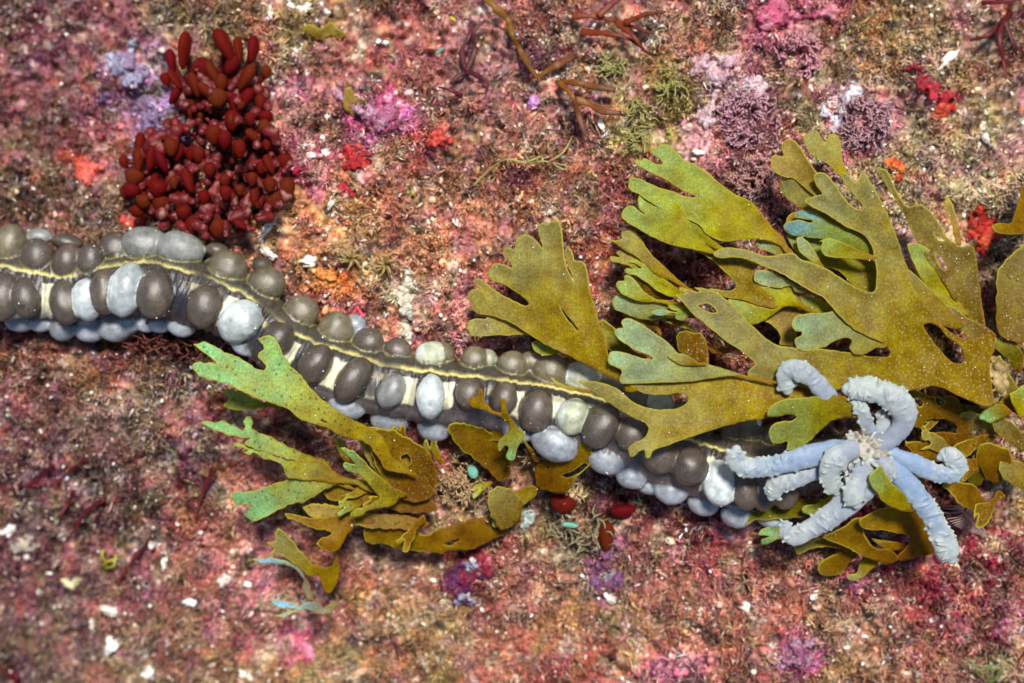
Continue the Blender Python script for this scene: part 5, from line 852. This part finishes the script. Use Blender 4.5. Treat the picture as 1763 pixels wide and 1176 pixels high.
for lab, spots, c in [('olive green filament tuft right of the amber weed', [(1100,185),(1105,225),(1090,240)], '#8d8440'), ('pale olive filament tuft near the top right', [(1155,140),(1150,155)], '#86802e'), ('pale green filament tuft by the amber weed tips', [(1060,110),(1045,115)], '#9a945c')]:
    st = []
    for x0, y0 in spots:
        for i in range(22): a = random.uniform(0, 6.28); L = random.uniform(10, 24); x, y = random.gauss(x0, 9), random.gauss(y0, 9); st.append([(x, y, .1), (x + L * .5 * math.cos(a), y + L * .5 * math.sin(a), .25), (x + L * math.cos(a + .5), y + L * math.sin(a + .5), .3)])
    sprig('green_filament_tuft', lab, 'seaweed', st, c, .02, .9, '#b0ac6c')
for lab, sp, c, tip in [('bushy mauve coralline tuft above the left olive frond', (1290,205,46), '#9a6674', '#d0a4b0'), ('bushy mauve coralline tuft right of the upright frond tips', (1492,215,44), '#96666f', '#c49ca4'), ('rounded pink coralline tuft near the top right', (1378,92,34), '#a3606c', '#d49ca4'), ('brownish pink coralline tuft under the two mauve ones', (1300,300,36), '#8a5a56', '#c49a94')]:
    st = []
    for i in range(420):
        a0 = random.uniform(0, 6.28); q = sp[2] * math.sqrt(random.random()); x, y = sp[0] + q * math.cos(a0), sp[1] + q * math.sin(a0); a = a0 + random.gauss(0, 1); L = random.uniform(7, 16); h = .12 * (1 - (q / sp[2]) ** 2) + .1 * fbm(np.array([x / 16]), np.array([y / 16]), 2, 9)[0]
        if fbm(np.array([x / 24]), np.array([y / 24]), 3, 19)[0] < .43: continue
        st.append([(x, y, h * .4), (x + L * .5 * math.cos(a), y + L * .5 * math.sin(a), h + .12), (x + L * math.cos(a + .5), y + L * math.sin(a + .5), h + random.uniform(.1, .26))])
    sprig('coralline_tuft', lab, 'seaweed', st, c, .014, .9, tip, taper=.8)
# feather hydroid and star anemone
hy = Mesh(); st = np.array([G(x, y, h) for x, y, h in [(1700,925,.1),(1680,905,.35),(1662,885,.45),(1648,868,.5)]]); p = spline(st, .045); hy.tube(p, .014, 6)
for i in range(2, len(p) - 1):
    t = p[i] - p[i - 1]; t /= np.linalg.norm(t); l = np.cross((0, 0, 1), t); l /= np.linalg.norm(l)
    for s_ in (-1, 1): L = .24 * math.sin(math.pi * min(1, .25 + .75 * (1 - i / len(p)) + .12)) + .06; hy.tube([p[i], p[i] + (l * s_ + t * .7) * L * .5 + np.array([0, 0, .03]), p[i] + (l * s_ + t * .9) * L], (.009, .008, .005), 5)
o = hy.build('feather_hydroid', M_SHELL); put_col(o.data, np.tile(hx('#a58c84'), (len(o.data.vertices), 1))); tag(o, 'pale feathery hydroid plume at the lower right of the tentacles', 'hydroid')
an = thing('star_anemone', G(1052, 985, .1), 'small white star-shaped anemone with spiky rays at the bottom centre', 'anemone'); g = np.array(an.location)
d_ = Mesh(); d_.ell(g, np.eye(3), (.11, .11, .1), hx('#8d8a94')); d_.build('disc', M_SPONGE, an)
for i in range(20):
    a = 6.283 * i / 20 + random.gauss(0, .08); L = random.uniform(.16, .3); r_ = Mesh(); u_ = np.array([math.cos(a), math.sin(a), 0]); r_.tube([g + u_ * .08, g + u_ * .16 + np.array([0, 0, .08]), g + u_ * L + np.array([0, 0, .06])], (.022, .02, .006), 6, col=hx('#a59cac')); r_.build('ray', M_SPONGE, an)
for cx, cy, lab in [(812, 968, 'upper pale blue-white patch on the purple sponge'), (803, 1028, 'lower pale blue-white patch on the purple sponge')]:
    lumps('pale_polyp_cluster', lab, 'polyp', [(cx + random.gauss(0, 8), cy + random.gauss(0, 8), random.uniform(4, 8)) for _ in range(6)], '#8c8fa4', M_SPONGE, .02, .5, cols='#c0bcbc', smooth=1, up=.22)
def fleck(x, y, rx, ry, an_, lab, z=.3, c='#6aa892'):
    U, F = unit_sphere(16, 8); th = math.radians(an_); ax = np.array([(math.cos(th), math.sin(th), .1), (-math.sin(th), math.cos(th), 0), (0, 0, 1.0)]); q = U * np.array([rx / 100, ry / 100, .03]); q[:, 2] += .5 * q[:, 0] ** 2
    tag(link('weed_fragment', new_mesh('weed_fragment', q @ ax + G(x, y, z), F, np.tile(hx(c), (len(U), 1))), M_ALGA), lab, 'weed fragment', 'turquoise weed fragments')
fleck(814, 812, 9, 13, 20, 'oval turquoise weed fragment on the beige tuft', .75); fleck(686, 784, 4, 8, -20, 'small turquoise fragment on the brown weed base', .75); fleck(697, 902, 9, 6, -10, 'bright aqua fragment on the golden weed below', .35)
fleck(981, 904, 15, 5, -6, 'long aqua fragment beside the red bladders', .5); fleck(757, 88, 10, 3, 35, 'tiny aqua sliver in the upper middle', .3); fleck(780, 33, 7, 3, -40, 'tiny yellow fragment at the top middle', .3, '#c9b820')
for x, y, lab, poly in [(600, 180, 'thin olive-brown leaf standing on pink crust in the upper middle', '-6,-26 4,-30 14,-8 26,12 12,24 2,14 -8,6'), (560, 55, 'tattered olive leaf near the top edge', '-40,-4 -28,-14 -8,-6 8,-18 20,-8 36,4 24,14 6,8 -10,16 -26,8')]:
    t = thing('small_leaf', G(x, y), lab, 'seaweed'); q = ' '.join('%g,%g' % (x + float(a.split(',')[0]), y + float(a.split(',')[1])) for a in poly.split()); z0 = float(t.location[2]); frond(t, 'PX', q, (x, y + 30), (x, y - 30), z0 + .06, z0 + .28, 'tan', name='leaf', spots=.8, tipw=.2)
AV = np.vstack(FV + [bv[::40] + (0, 0, .012)]); AV = AV[AV[:, 2] > -.2]; pk = AV[RNG.choice(len(AV), 420, replace=False)]
ms_ = Mesh(); U8, F8 = unit_sphere(6, 4)
for p in pk: r = random.uniform(.006, .0135) * (1.5 if random.random() < .08 else 1); ms_.add(U8 * np.array([r, r * random.uniform(.6, 1.2), r * .7]) + p, F8, hx('#e6e0d0') * random.uniform(.5, 1))
tag(ms_.build('silt_specks', M_SHELL), 'tiny pale silt specks settled on the fronds and the animal', 'silt', kind='stuff')
